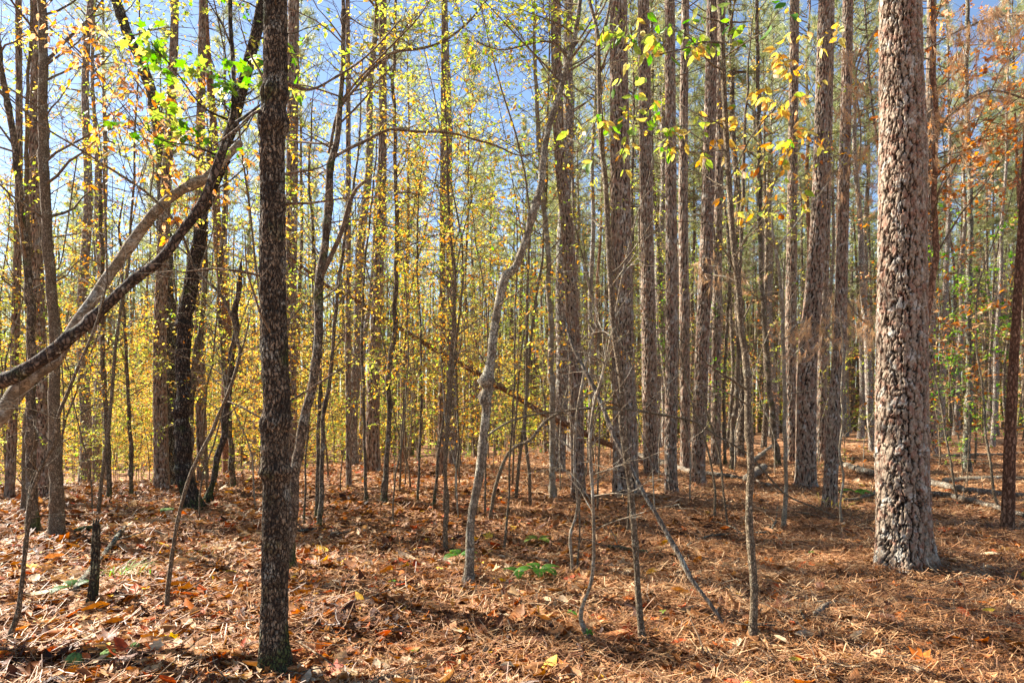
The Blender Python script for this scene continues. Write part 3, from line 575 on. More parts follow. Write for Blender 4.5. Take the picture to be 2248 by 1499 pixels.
traced_tree('hardwood_tree', 'mossy wavy trunk left of the brown smooth trunk', 'hardwood tree',
    [(72, 1170, 30), (70, 1100, 21), (69, 950, 19), (68, 830, 19), (67, 720, 17), (62, 600, 16), (48, 475, 15), (32, 325, 13), (4, 150, 12), (-15, 0, 10)], B_DARK, tipL=3, wob=.004, sides=12, fol=[F_(t0=.4, t1=1, nb=14, L=1.5, nl=4, size=.06, mix=YGR)])
traced_tree('hardwood_tree', 'thin grey brown trunk left of the mossy wavy trunk', 'hardwood tree', [(54, 1122, 17), (57, 1000, 15), (62, 870, 14), (66, 700, 12), (60, 500, 10), (58, 300, 8), (66, 100, 6), (70, -30, 5)], B_GREY, tipL=2, fol=[F_(t0=.35, t1=1, nb=18, L=1.5, nl=6, size=.06, mix=YEL)])
traced_tree('leaning_tree', 'pale smooth leaning trunk with broken end, crossing under the dark branch', 'leaning tree',
    [(-230, 1392, 50), (-140, 1060, 42), (-60, 965, 38), (0, 910, 35), (30, 868, 33), (60, 832, 32), (100, 805, 30), (125, 785, 27), (165, 715, 24), (200, 665, 24), (250, 585, 23), (300, 520, 22), (350, 455, 21), (400, 415, 20), (455, 390, 18), (490, 355, 17), (528, 313, 15)], B_SMOOTH, sides=16, dY=[0, 0, .1, .15, .2, .2, .25, .3, .3, .35, .4, .4, .4, .45, .5, .5, .5], wob=.001, noise=.04)
traced_tree('leaning_tree', 'dark rough leaning trunk crossing over the pale smooth one', 'leaning tree',
    [(-300, 1200, 40), (-140, 920, 36), (-10, 843, 34), (30, 828, 32), (60, 810, 30), (115, 775, 27), (150, 740, 25), (200, 700, 25), (250, 655, 24), (300, 610, 22), (350, 575, 21), (385, 530, 20), (425, 475, 20), (450, 435, 19), (470, 380, 18), (490, 325, 17), (505, 275, 14), (514, 230, 11), (509, 110, 9), (504, -30, 8)], B_BLACK, sides=18, dY=[0]+[-.05]*19, wob=.002, noise=.06, tipL=1.2, Y=4.6,
    branches=[([(505, 280, 9), (530, 260, 7), (570, 232, 5)], F_(dy=.3)), ([(509, 110, 6), (490, 60, 4), (450, -10, 3)], F_(dy=-.3)), ([(505, 235, 5), (560, 215, 3), (640, 150, 2.5)], F_(dy=-.4, fol=F_(t0=.2, t1=1, nb=8, L=.35, ntw=2, ltw=.12, nl=3, size=.085, mix=GRN, tmpl=MAPLE, droop=.6, flat=.3))),
              ([(500, 262, 5), (440, 230, 3.5), (380, 150, 2.5), (330, 90, 2)], F_(dy=-.4, fol=F_(t0=.1, t1=1, nb=14, L=.4, ntw=2, ltw=.14, nl=3, size=.085, mix=GRN, tmpl=MAPLE, droop=.5, flat=.3))),
              ([(480, 345, 5), (420, 320, 3.5), (340, 300, 2.5), (290, 240, 2)], F_(dy=-.5, fol=F_(t0=.1, t1=1, nb=10, L=.4, ntw=2, ltw=.14, nl=3, size=.075, mix=GRN, tmpl=MAPLE, droop=.5, flat=.3)))])
traced_tree('sapling', 'bent sapling arching over left in a long thin branch', 'sapling',
    [(367, 1346, 11), (369, 1300, 10), (380, 1200, 8), (395, 1125, 8), (415, 1050, 8), (440, 995, 8), (465, 950, 8), (480, 910, 7.5), (505, 850, 7), (529, 775, 7), (522, 750, 7), (510, 700, 7), (480, 640, 6.5), (435, 600, 6), (415, 560, 6), (385, 490, 5.5), (330, 430, 5), (250, 375, 5), (180, 330, 4.5), (110, 288, 4), (60, 250, 4), (0, 200, 3.5), (-60, 150, 3)], B_GREY, wob=.002, noise=.05, bare=14,
    branches=[([(529, 775, 5), (540, 735, 4), (548, 700, 3)], {}), ([(415, 560, 4), (330, 480, 2.5), (250, 260, 2), (180, 80, 1.5)], F_(dy=.3, fol=F_(t0=.1, t1=1, nb=26, L=.45, ntw=3, ltw=.16, nl=3, size=.062, mix=TAN, droop=.9, flat=.15))),
              ([(330, 430, 3.5), (330, 330, 2.5), (230, 180, 2), (90, 40, 1.5)], F_(dy=.5, fol=F_(t0=.1, t1=1, nb=26, L=.45, ntw=3, ltw=.16, nl=3, size=.062, mix=TAN, droop=.9, flat=.15))),
              ([(435, 600, 3.5), (470, 480, 2.5), (440, 330, 2), (400, 210, 1.5)], F_(dy=.4, fol=F_(t0=.2, t1=1, nb=22, L=.45, ntw=3, ltw=.16, nl=3, size=.06, mix=TAN, droop=.9, flat=.15)))])
traced_tree('sapling', 'pale thin crooked sapling nearest the left edge of the ground', 'sapling',
    [(31, 1418, 13), (21, 1395, 11), (38, 1350, 10), (48, 1275, 9), (58, 1175, 9), (65, 1100, 9), (80, 1050, 8.5), (105, 1000, 8.5), (121, 970, 8), (126, 920, 8), (145, 870, 7), (170, 810, 6.5), (195, 755, 6), (215, 700, 5), (235, 620, 4)], B_GREY, tipL=1.6, bare=10, wob=.002)
traced_tree('dead_tree', 'leaning snapped dead stem with splintered top beside black trunk', 'dead tree',
    [(457, 1096, 17), (466, 1060, 13), (478, 1000, 14), (492, 955, 14), (500, 875, 14), (507, 800, 14), (515, 740, 13), (522, 650, 12), (529, 600, 9), (531, 570, 3)], B_BLACK, wob=.006, sides=9, noise=.12, bare=10)
traced_tree('hardwood_tree', 'mossy leaning tree forking high, just right of the thick dark trunk', 'hardwood tree',
    [(637, 1250, 22), (640, 1180, 21), (646, 1090, 22), (650, 1030, 21), (666, 925, 21), (684, 850, 20), (699, 750, 20), (701, 610, 20), (715, 525, 17), (725, 400, 16), (735, 325, 13), (746, 225, 11), (752, 140, 10), (755, 65, 9), (751, -30, 8)], B_DARK, sides=14, tipL=2.5, wob=.003, noise=.05,
    branches=[([(703, 612, 13), (722, 570, 11), (750, 510, 10), (765, 450, 9), (782, 415, 8), (804, 398, 6)], {}), ([(735, 345, 7), (790, 315, 6.5), (845, 288, 6), (900, 287, 5.5), (1000, 295, 4.5), (1075, 316, 4), (1140, 340, 3), (1200, 330, 2.5)], F_(dy=.6, fol=F_(t0=.2, t1=1, nb=18, L=.7, ntw=3, nl=3, size=.055, mix=YEL))),
              ([(722, 335, 7), (745, 240, 7), (790, 185, 6.5), (850, 122, 6), (930, 105, 5.5), (1000, 75, 5), (1080, -10, 4)], F_(dy=.4, fol=F_(t0=.2, t1=1, nb=22, L=.8, ntw=4, nl=4, size=.055, mix=YGR))),
              ([(703, 560, 4), (650, 480, 3), (600, 380, 2)], F_(dy=.5)), ([(660, 970, 5), (600, 930, 4), (520, 890, 4), (500, 880, 2)], F_(dy=.2)), ([(745, 225, 5), (820, 140, 4), (900, 60, 3), (960, -20, 2)], F_(dy=-.4, fol=F_(t0=.1, t1=1, nb=18, L=.7, ntw=4, nl=4, size=.055, mix=YGR)))],
    fol=[F_(t0=.6, t1=1, nb=16, L=1.3, ntw=4, nl=3, size=.055, mix=YEL)])
traced_tree('sapling', 'right one of two paired slim saplings with a dark grey stem', 'sapling', [(702, 1158, 12), (706, 1050, 10), (712, 900, 9), (725, 825, 9), (732, 750, 8), (745, 600, 7), (770, 450, 5), (790, 300, 4)], B_DARK, tipL=1.5, fol=[F_(t0=.4, t1=1, nb=24, L=1., nl=4, size=.055, mix=YEL)])
traced_tree('sapling', 'left one of two paired slim saplings growing slightly behind the other', 'sapling', [(695, 1136, 9), (699, 950, 8), (704, 750, 7), (690, 560, 6), (680, 400, 5), (684, 250, 3)], B_DARK, tipL=1, fol=[F_(t0=.4, t1=1, nb=22, L=1., nl=4, size=.055, mix=YGR)])
traced_tree('sapling', 'very thin dark sapling standing just left of the wide grey pine', 'sapling', [(803, 1106, 8), (800, 950, 6.5), (795, 750, 6), (800, 600, 5), (815, 450, 4), (825, 350, 3)], B_DARK, tipL=1.2, fol=[F_(t0=.4, t1=1, nb=26, L=1.1, nl=5, size=.055, mix=YEL)])
traced_tree('hardwood_tree', 'dark wavy slender stem just right of the wide grey pine', 'hardwood tree', [(843, 1109, 17), (845, 1050, 12), (855, 920, 11), (851, 850, 11), (862, 750, 11), (870, 620, 10), (871, 500, 9), (867, 330, 8), (864, 150, 7), (870, -20, 6)], B_DARK, tipL=3, sides=10,
    fol=[F_(t0=.45, t1=1, nb=26, L=1.5, nl=5, size=.06, mix=YEL)])
traced_tree('sapling', 'straight pale brown sapling left of the knobby curved tree', 'sapling', [(977, 1208, 11), (979, 1100, 9), (981, 950, 9), (985, 875, 9), (990, 800, 9), (997, 700, 8), (1001, 625, 7), (988, 520, 6), (984, 400, 5), (980, 280, 4)], B_GREY, tipL=1.6, fol=[F_(t0=.45, t1=1, nb=30, L=1.1, nl=5, size=.052, mix=MIXD)])
traced_tree('hardwood_tree', 'knobby curved tree with smooth pale bark and swollen burls', 'hardwood tree',
    [(1030, 1276, 26), (1031, 1235, 20), (1033, 1150, 18), (1048, 1065, 19), (1058, 1000, 20), (1065, 930, 19), (1069, 893, 22), (1064, 872, 31), (1073, 855, 24), (1068, 836, 31), (1074, 812, 23), (1080, 770, 19), (1083, 735, 19), (1091, 685, 18), (1104, 622, 19), (1112, 603, 21), (1131, 588, 17), (1150, 540, 16), (1165, 490, 15), (1182, 415, 15), (1195, 340, 14), (1210, 265, 13), (1230, 200, 12), (1250, 125, 11), (1265, 65, 10), (1278, -30, 9)],
    B_KNOB, sides=18, tipL=3, wob=.0015, noise=.05, branches=[([(1104, 615, 9), (1096, 606, 6)], {}), ([(1250, 125, 5), (1200, 90, 4), (1110, 110, 3), (1040, 90, 2)], F_(dy=.4, fol=F_(t0=.1, t1=1, nb=18, L=.6, ntw=4, nl=4, size=.055, mix=YGR))), ([(1230, 205, 4), (1180, 130, 3), (1100, 20, 2)], F_(dy=.5, fol=F_(t0=.1, t1=1, nb=18, L=.6, ntw=4, nl=4, size=.055, mix=YGR)))],
    fol=[F_(t0=.72, t1=1, nb=16, L=1.2, ntw=4, nl=4, size=.055, mix=YGR)])
traced_tree('sapling', 'thread thin sapling just right of the knobby curved tree', 'sapling', [(1105, 1207, 6), (1114, 1125, 5), (1122, 975, 4.5), (1130, 800, 4), (1131, 670, 4), (1135, 560, 3)], B_GREY, tipL=.8, fol=[F_(t0=.4, t1=1, nb=20, L=.6, nl=3, size=.06, mix=MIXD)])
traced_tree('hardwood_tree', 'slim pale barked tree between the knobby tree and leaning sunlit pine', 'hardwood tree', [(1212, 1092, 16), (1213, 1000, 13), (1211, 850, 13), (1208, 700, 12), (1202, 550, 11), (1193, 430, 11), (1183, 300, 10), (1175, 150, 8), (1170, -20, 6)], B_SMOOTH, tipL=2.5, sides=12, fol=[F_(t0=.45, t1=1, nb=26, L=1.4, nl=5, size=.058, mix=YEL)])
traced_tree('sapling', 'sunlit crooked thin sapling left one of the pair by leaning pine', 'sapling', [(1255, 1262, 7), (1252, 1180, 6.5), (1267, 1112, 6.5), (1261, 975, 6), (1277, 840, 5.5), (1290, 780, 5), (1310, 700, 4), (1290, 620, 3)], B_SMOOTH, tipL=.6, bare=10)
traced_tree('sapling', 'pale thin sapling with kinked foot in the foreground centre', 'sapling', [(1291, 1402, 14), (1277, 1360, 9), (1283, 1320, 8), (1297, 1275, 8), (1305, 1150, 7.5), (1297, 1025, 7), (1300, 900, 6.5), (1320, 825, 6), (1340, 750, 5.5), (1360, 640, 4)], B_SMOOTH, tipL=1, bare=12)
traced_tree('sapling', 'light brown sapling with warty bark, its foot nearest the camera at centre', 'sapling',
    [(1413, 1418, 20), (1408, 1380, 15), (1400, 1300, 13.5), (1395, 1200, 13), (1385, 1075, 13), (1375, 1000, 12.5), (1366, 925, 13), (1360, 825, 12.5), (1350, 750, 12), (1338, 600, 12), (1331, 420, 11), (1322, 330, 13), (1316, 250, 10), (1315, 150, 10), (1312, 75, 8), (1293, 0, 7), (1285, -40, 6)], B_GREY, sides=14, tipL=1.5, wob=.001,
    branches=[([(1316, 90, 7), (1331, 50, 6), (1343, -20, 5)], {}), ([(1318, 160, 5), (1345, 95, 4), (1395, 100, 3), (1440, 60, 2)], F_(dy=-.3, fol=F_(t0=.1, t1=1, nb=9, L=.3, ntw=2, ltw=.1, nl=2, size=.085, mix=BIGG, droop=.9, flat=.2))),
              ([(1360, 890, 5), (1330, 880, 4), (1310, 900, 3)], {}), ([(1331, 420, 3), (1380, 300, 2.5), (1420, 180, 2)], F_(dy=-.2, fol=F_(t0=.1, t1=1, nb=14, L=.35, ntw=2, ltw=.1, nl=2, size=.075, mix=BIGG, droop=.9, flat=.2))),
              ([(1316, 250, 3), (1290, 300, 2), (1275, 350, 1.5)], F_(dy=-.4, fol=F_(t0=.1, t1=1, nb=4, L=.2, ntw=2, ltw=.1, nl=2, size=.1, mix=BIGG, droop=.9, flat=.2)))], bare=6)
traced_tree('sapling', 'straight grey sapling at right centre, foot nearest the camera', 'sapling',
    [(1652, 1416, 21), (1653, 1370, 18), (1655, 1300, 17), (1646, 1150, 15), (1645, 1000, 15), (1640, 800, 15), (1632, 740, 14), (1616, 600, 13), (1603, 450, 12), (1592, 250, 11.5), (1585, 100, 11), (1576, -40, 10)], B_GREY, sides=14, tipL=2, wob=.001,
    branches=[([(1586, 92, 5), (1540, 92, 4), (1500, 110, 3.5), (1448, 120, 2.5)], F_(dy=-.2, fol=F_(t0=.1, t1=1, nb=14, L=.3, ntw=2, ltw=.12, nl=3, size=.085, mix=BIGG, droop=.9, flat=.2))),
              ([(1588, 130, 4), (1640, 90, 3), (1700, 60, 2)], F_(dy=-.5, fol=F_(t0=.3, t1=1, nb=6, L=.25, ntw=2, ltw=.1, nl=1, size=.1, mix=GRN, droop=.9, flat=.2))),
              ([(1600, 400, 4), (1650, 300, 3), (1730, 200, 2), (1800, 80, 1.5)], F_(dy=.2, fol=F_(t0=.2, t1=1, nb=16, L=.35, ntw=3, ltw=.15, nl=3, size=.075, mix=YEL, droop=.8, flat=.2))),
              ([(1596, 330, 3), (1500, 330, 2.5), (1410, 290, 2)], F_(dy=-.1, fol=F_(t0=.3, t1=1, nb=14, L=.35, ntw=2, ltw=.12, nl=3, size=.07, mix=BIGG, droop=.8, flat=.2))),
              ([(1614, 560, 3), (1680, 450, 2.5), (1740, 300, 2)], F_(dy=.2, fol=F_(t0=.2, t1=1, nb=16, L=.4, ntw=3, ltw=.15, nl=3, size=.07, mix=MIXD, droop=.8, flat=.2)))], bare=6)
traced_tree('sapling', 'white sunlit sapling with crooked foot left of large buttressed pine', 'sapling', [(1719, 1162, 12), (1726, 1080, 8), (1725, 1000, 9), (1722, 900, 8.5), (1721, 760, 8), (1714, 640, 7.5), (1706, 570, 7), (1700, 530, 6)], B_SMOOTH, tipL=.5,
    branches=[([(1704, 548, 4), (1740, 500, 3.5), (1790, 440, 3), (1850, 350, 2.5), (1900, 230, 2)], F_(dy=.3, fol=F_(t0=.3, t1=1, nb=14, L=.5, nl=2, size=.06, mix=MIXD))), ([(1704, 548, 3.5), (1660, 500, 3), (1600, 480, 2)], F_(dy=-.3)), ([(1706, 570, 3), (1640, 610, 2.5), (1560, 570, 2)], F_(dy=-.3, fol=F_(t0=.1, t1=1, nb=12, L=.35, ntw=3, nl=0)))])
traced_tree('sapling', 'dark lichened slim sapling behind and left of straight grey sapling', 'sapling', [(1606, 1037, 13), (1612, 920, 11), (1620, 800, 10), (1622, 650, 9), (1630, 450, 8), (1636, 250, 6)], B_DARK, tipL=3, fol=[F_(t0=.5, t1=1, nb=14, L=1.2, nl=4, size=.07, mix=YEL)])
traced_tree('hardwood_tree', 'dark slim trunk leaning left, right of the straight grey sapling', 'hardwood tree', [(1707, 1020, 14), (1700, 950, 12), (1690, 860, 11), (1683, 760, 11), (1672, 620, 10), (1668, 400, 9), (1664, 150, 8), (1660, -30, 7)], B_DARK, tipL=3, fol=[F_(t0=.5, t1=1, nb=14, L=1.5, nl=4, size=.07, mix=YEL)])
traced_tree('sapling', 'wavy thread thin stem touching the white edged pine', 'sapling', [(1846, 1152, 6), (1843, 1110, 5), (1851, 1050, 5), (1845, 1000, 5), (1851, 920, 5), (1846, 860, 4), (1852, 760, 4), (1846, 700, 3)], B_SMOOTH, tipL=.5)
traced_tree('hardwood_tree', 'brown wavy sapling hugging right side of the huge foreground pine', 'hardwood tree', [(2025, 1130, 14), (2026, 1000, 13), (2024, 850, 12), (2029, 750, 12), (2042, 650, 12), (2055, 550, 12), (2051, 450, 11), (2055, 300, 10), (2050, 150, 9), (2047, -30, 8)], B_RED, tipL=2.5, sides=12,
    branches=[([(2052, 440, 5), (2120, 320, 4), (2200, 150, 3), (2260, 60, 2)], F_(dy=.5, fol=F_(t0=.1, t1=1, nb=18, L=.7, ntw=4, nl=4, size=.075, mix=RUS, tmpl=MAPLE))), ([(2055, 560, 5), (2110, 470, 4), (2180, 380, 3), (2262, 240, 2.5)], F_(dy=-.2, fol=F_(t0=.2, t1=1, nb=18, L=.7, ntw=4, nl=4, size=.075, mix=RUS, tmpl=MAPLE)))],
    fol=[F_(t0=.5, t1=1, nb=30, L=1.5, ntw=4, nl=5, size=.075, mix=RUS, tmpl=MAPLE)])
traced_tree('hardwood_tree', 'dark trunk with pale notched lower stem between huge pine and reddish pine', 'hardwood tree', [(2124, 1037, 17), (2122, 980, 15), (2125, 930, 14), (2124, 900, 16), (2128, 850, 13), (2126, 700, 12), (2130, 450, 11), (2122, 200, 9), (2126, -30, 8)], B_LICH, tipL=3, sides=12, noise=.1, fol=[F_(t0=.2, t1=.5, nb=12, L=1.6, el=(-.1, .3), nl=5, size=.09, mix=GRN, tmpl=MAPLE), F_(t0=.5, t1=1, nb=24, L=1.6, ntw=4, nl=5, size=.08, mix=RUS, tmpl=MAPLE)])
for lab, pts, mx in [
    ('hair thin sapling left one of the two curving up toward the arching stem', [(1570, 1138, 5.5), (1566, 1050, 4.5), (1550, 975, 4.5), (1526, 910, 4), (1508, 840, 3.5), (1490, 760, 3)], None),
    ('hair thin sapling right one of the two curving up toward the arching stem', [(1596, 1157, 5.5), (1587, 1075, 4.5), (1577, 980, 4.5), (1551, 905, 4), (1540, 840, 3)], None),
    ('short thin shoot between the kinked sapling and the warty sapling', [(1376, 1175, 5), (1379, 1110, 4.5), (1382, 1040, 4), (1376, 960, 3)], None),
    ('thin sapling just behind the sunlit crooked one near the leaning pine', [(1268, 1245, 5), (1270, 1180, 4), (1275, 1090, 4), (1296, 980, 3.5), (1316, 860, 3)], None),
    ('thin dark stem with orange leaves, left one between wavy stem and knobby tree', [(916, 1102, 6), (921, 1000, 5), (925, 850, 5), (922, 700, 4.5), (915, 550, 4), (922, 400, 3)], MIXD),
    ('thin sloping stem just left of the straight pale brown sapling', [(951, 1112, 8), (957, 1060, 6), (968, 960, 5), (985, 850, 4), (1012, 760, 3)], MIXD),
    ('slim young stem between thick dark trunk and paired saplings', [(668, 1150, 5), (672, 1000, 4), (684, 850, 4), (690, 700, 3)], YEL),
    ('thin stem standing left of the black mossy trunk among yellow leaves', [(290, 1088, 8), (285, 950, 8), (278, 800, 7), (270, 650, 6), (262, 500, 5)], YEL),
    ('slim stem in yellow leaves at left with kink halfway up', [(240, 1095, 10), (236, 950, 10), (226, 800, 9), (224, 600, 8), (220, 400, 7)], ORA),
    ('slender trunk just behind the leaning snapped dead stem', [(513, 1075, 13), (505, 950, 11), (490, 780, 10), (480, 650, 9), (490, 500, 8), (500, 300, 6)], YEL),
    ('wavy grey trunk close on the right of black mossy trunk', [(420, 1080, 14), (418, 900, 13), (432, 780, 13), (448, 650, 12), (452, 500, 10), (462, 300, 8)], YEL),
    ('slim sunlit trunk among pines just right of the mossy footed pine', [(1592, 1020, 7), (1590, 850, 7), (1600, 650, 6), (1610, 450, 5)], GRN)]:
    traced_tree('sapling', lab, 'sapling', pts, B_GREY if mx is None else B_DARK, tipL=.8, fol=None if mx is None else [F_(t0=.3, t1=1, nb=24, L=1.1, nl=5, size=.06, mix=mx)], bare=5 if mx is None else 0)

# arching and fallen stems
traced_tree('dead_branch', 'long thin dead stem arching over the middle and down to the right', 'dead branch',
    [(1075, 1137, 8), (1090, 1060, 8), (1120, 990, 7.5), (1165, 965, 7), (1200, 922, 6.5), (1250, 901, 6), (1350, 896, 6), (1450, 910, 5.5), (1525, 926, 5), (1580, 960, 4.5), (1640, 995, 4.5), (1690, 1050, 4), (1730, 1088, 4), (1800, 1118, 3.5), (1842, 1136, 3)], B_GREY, Y=6.6, dY=list(np.linspace(2.1, 1.4, 15)), wob=.003, bare=5, root_=False)
traced_tree('dead_branch', 'thin bent branch rising from the knobby tree to the arching stem', 'dead branch', [(1064, 960, 5), (1100, 935, 4.5), (1140, 918, 4.5), (1185, 908, 4), (1240, 903, 3.5)], B_GREY, Y=6.2, dY=[-.25, .1, .6, 1.1, 1.8], root_=False, wob=.002)
traced_tree('dead_branch', 'dead pole leaning up left from the ground beside the straight grey sapling', 'dead branch',
    [(1600, 1394, 7), (1550, 1315, 9), (1515, 1270, 11), (1490, 1215, 10), (1460, 1160, 9), (1420, 1095, 9), (1385, 1025, 10), (1350, 965, 10), (1320, 885, 10), (1285, 815, 8), (1255, 750, 7), (1240, 700, 5)], B_LOG, sides=8, dY=list(np.linspace(.1, .9, 12)), noise=.12, wob=.003, flare=0)
traced_tree('fallen_tree', 'fallen orange brown trunk slanting from high centre down to the ridge', 'fallen tree',
    [(635, 565, 7), (715, 625, 8), (775, 655, 8), (830, 690, 9), (925, 750, 10), (1030, 810, 11), (1100, 850, 12), (1180, 900, 12), (1250, 935, 13), (1305, 962, 13), (1350, 982, 13), (1410, 1012, 13), (1460, 1030, 12)], B_ORLOG, sides=10, Y=13.2, dY=list(np.linspace(0, 2.4, 13)), wob=.008, bare=8, root_=False)
def ground_log(name, label, cat, pts, m, sides=10, lift=.45, br=0, noise=.1, bark=None):
    g = []
    for px, py, w in pts:
        x, Y = gp(px, py); r = w*Y/F/2; g.append([x, Y, float(zt(x, Y))+r*lift*2+.035, r])
    C = spline(g, .05); C[:, 2] += .008*np.sin(np.arange(len(C))*.5+RN.rand()*5); C[:, 3] *= 1+noise*np.sin(np.arange(len(C))*.6)*RN.rand()+noise*.4*RN.randn(len(C)); c = C[len(C)//2, :3].copy(); c[2] -= C[len(C)//2, 3]
    rt = root(name, label, cat, c); b = Buf(); tube(b, C[:, :3], C[:, 3], sides, True, 0., .05); b.build('stem', m, rt, 'crack', True, c)
    if br:
        w = Buf()
        for k in range(br):
            i = RN.randint(2, len(C)-2); q = grow(C[i, :3], norm(np.array([RN.randn(), RN.randn(), abs(RN.randn())*.6+.2])), .15+.5*RN.rand(), 5, .2, 0); tube(w, q, np.linspace(min(.008, C[i, 3]*.5), .0015, 6), 5)
        w.build('side_twigs', m, rt, 'crack', True, c)
    return rt
LG = [('fallen_log', 'fallen log end passing behind the mossy footed pine', 'log', [(1400, 1008, 13), (1460, 1026, 13), (1520, 1044, 11), (1600, 1052, 9), (1690, 1072, 7)], B_LOG, 4),
 ('fallen_log', 'short thick broken log propped up behind the straight grey sapling', 'log', [(1640, 1062, 18), (1660, 1048, 17), (1678, 1034, 15)], B_LOG, 0),
 ('fallen_log', 'small grey log pointing up right behind the straight grey sapling', 'log', [(1654, 1018, 9), (1672, 1004, 9), (1694, 986, 8)], B_LOG, 2),
 ('fallen_log', 'weathered fallen log running in behind the huge pine from the left', 'log', [(1845, 1028, 14), (1890, 1042, 15), (1925, 1050, 14), (1975, 1058, 13), (2040, 1068, 13), (2125, 1086, 13), (2190, 1092, 12), (2262, 1100, 11)], B_LOG, 6),
 ('fallen_log', 'grey fallen log nearest the camera right of the huge pine', 'log', [(2035, 1092, 12), (2090, 1100, 13), (2150, 1114, 12), (2200, 1128, 11), (2250, 1142, 10)], B_LOG, 3),
 ('fallen_log', 'pale barkless log lying behind the reddish sunlit pine', 'log', [(2070, 1062, 11), (2130, 1060, 11), (2190, 1057, 10), (2265, 1058, 9)], B_SMOOTH, 4),
 ('fallen_log', 'thin dark log farthest back at the right edge', 'log', [(2050, 1007, 6), (2130, 1004, 7), (2200, 1003, 7), (2265, 998, 7)], B_GREY, 5),
 ('fallen_branch', 'curved grey branch on the ground touching the huge pine', 'branch', [(1850, 1106, 6), (1885, 1102, 8), (1925, 1090, 8)], B_GREY, 2),
 ('fallen_branch', 'lichened grey branch lying behind the rotten stump', 'branch', [(165, 1312, 14), (185, 1285, 14), (215, 1245, 11), (235, 1222, 11), (260, 1185, 9), (280, 1163, 7)], B_LICH, 1),
 ('fallen_branch', 'short dark stick behind the warty sapling', 'branch', [(1335, 1210, 7), (1370, 1214, 8), (1422, 1222, 7)], B_DARK, 1),
 ('fallen_branch', 'thin crooked branch on the ground left of straight grey sapling', 'branch', [(1500, 1218, 5), (1530, 1194, 5), (1600, 1179, 5), (1680, 1177, 4.5), (1706, 1150, 5)], B_LICH, 5),
 ('fallen_branch', 'dark broken stick lying near the mossy trunks at left', 'branch', [(165, 1175, 8), (195, 1170, 9), (215, 1172, 6)], B_DARK, 0),
 ('fallen_branch', 'small pale stick right of the thick dark trunk', 'branch', [(640, 1178, 5), (665, 1172, 6), (695, 1168, 5)], B_LICH, 1),
 ('fallen_branch', 'dull stick lying right of the paired slim saplings', 'branch', [(722, 1180, 4), (750, 1178, 5), (770, 1174, 4)], B_GREY, 1),
 ('fallen_branch', 'thick pale stick half buried in needles at lower right', 'branch', [(1790, 1362, 12), (1810, 1350, 13), (1832, 1332, 9)], B_LOG, 1),
 ('fallen_branch', 'bent grey twig standing in the needles at lower right', 'branch', [(1757, 1340, 5), (1760, 1365, 6), (1772, 1378, 5)], B_LICH, 0),
 ('fallen_branch', 'thin fallen branch right of the black mossy trunk', 'branch', [(480, 1120, 3), (540, 1095, 4), (575, 1092, 3)], B_TWIG, 6),
 ('fallen_branch', 'dry twig crossing in front of the white edged pine', 'branch', [(1750, 1132, 3), (1800, 1140, 3.5), (1850, 1148, 3), (1910, 1168, 3)], B_TWIG, 7),
 ('fallen_branch', 'thin pale stick beside the lichened grey branch', 'branch', [(340, 1175, 4), (360, 1182, 5), (378, 1192, 4)], B_SMOOTH, 1)]
for nm, lb_, ct, pts, m, br in LG: ground_log(nm, lb_, ct, pts, m, br=br)

def stump(label, pts, m, splinter=8):
    x0, Y = gp(pts[0][0], pts[0][1]); W4 = world_path(pts, Y); W4[0, 2] = zt(W4[0, 0], Y)-.06; C = spline(W4, .02); b = Buf(); bark_trunk(b, C[:, :3], C[:, 3], 60, .03, .05, .009, 5, .8)
    base = C[0, :3].copy(); base[2] += .06; rt = root('tree_stump', label, 'stump', base)
    top = C[-1]
    for k in range(splinter):
        a = RN.rand()*6.28; r = top[3]*RN.uniform(.2, .85); p = np.array([top[0]+r*cos(a), top[1]+r*sin(a), top[2]-.05]); tube(b, np.array([p, p+[RN.randn()*.004, 0, .05+.06*RN.rand()]]), [top[3]*.45, .003], 5)
    b.build('stem', m, rt, 'crack', True, base); return rt
stump('rotten mossy stump standing in front of the lichened grey branch', [(197, 1334, 28), (204, 1310, 21), (209, 1250, 18), (210, 1200, 17), (212, 1150, 15)], B_STUMP)
stump('small dark stump left of the huge pine, among the logs', [(1872, 1023, 9), (1872, 1012, 8), (1873, 1003, 7)], B_DARK, 3)
stump('charred low stump at the foot of the leaning snapped stem', [(465, 1106, 18), (462, 1096, 17), (460, 1090, 15)], B_BLACK, 4)

# ------------------------------------------------------------------ small plants
def fern(label, px, py, n, L, rn=(.1, .04), az=None):
    x, Y = gp(px, py); base = np.array([x, Y, float(zt(x, Y))]); base[2] += .04; rt = root('fern', label, 'fern', base)
    for k in range(n):
        a = (az if az is not None else RN.rand()*6.28)+RN.randn()*.5 if az is not None else k/n*6.28+RN.rand(); b = Buf(); s = Buf()
        P = [base+[0, 0, .02]]; d = hdir(a, .9)
        for i in range(12): d = norm(d+np.array([0, 0, -.14])); P.append(P[-1]+d*L/12)
        P = np.array(P); tube(b, P, np.linspace(.002, .0008, 13), 4); t = np.arange(2, 12.8, .42); i = np.minimum(t.astype(int), 11); pos = P[i]+(P[i+1]-P[i])*(t-i)[:, None]; T = norm(P[i+1]-P[i]); sd_ = norm(np.cross(T, [0, 0, 1.]))
        ln = L*.24*np.sin(np.pi*np.clip((t-1)/12, 0, 1)**.8)+.006
        for sg in (1, -1): place(b, [T_oval(.3, .05, .1)], pos, sd_*sg+T*.25, np.cross(T, sd_)*-1, ln, np.clip(rn[0]+rn[1]*RN.randn(len(t)), 0, 1))
        b.build('frond', M_LEAF, rt, 'rnd', False, base)
fern('green fern left of the knobby tree foot', 1008, 1238, 4, .22); fern('bright green fern nearest the kinked sapling', 1183, 1272, 5, .24); fern('low green fern left of the brightest one', 1140, 1276, 3, .2)
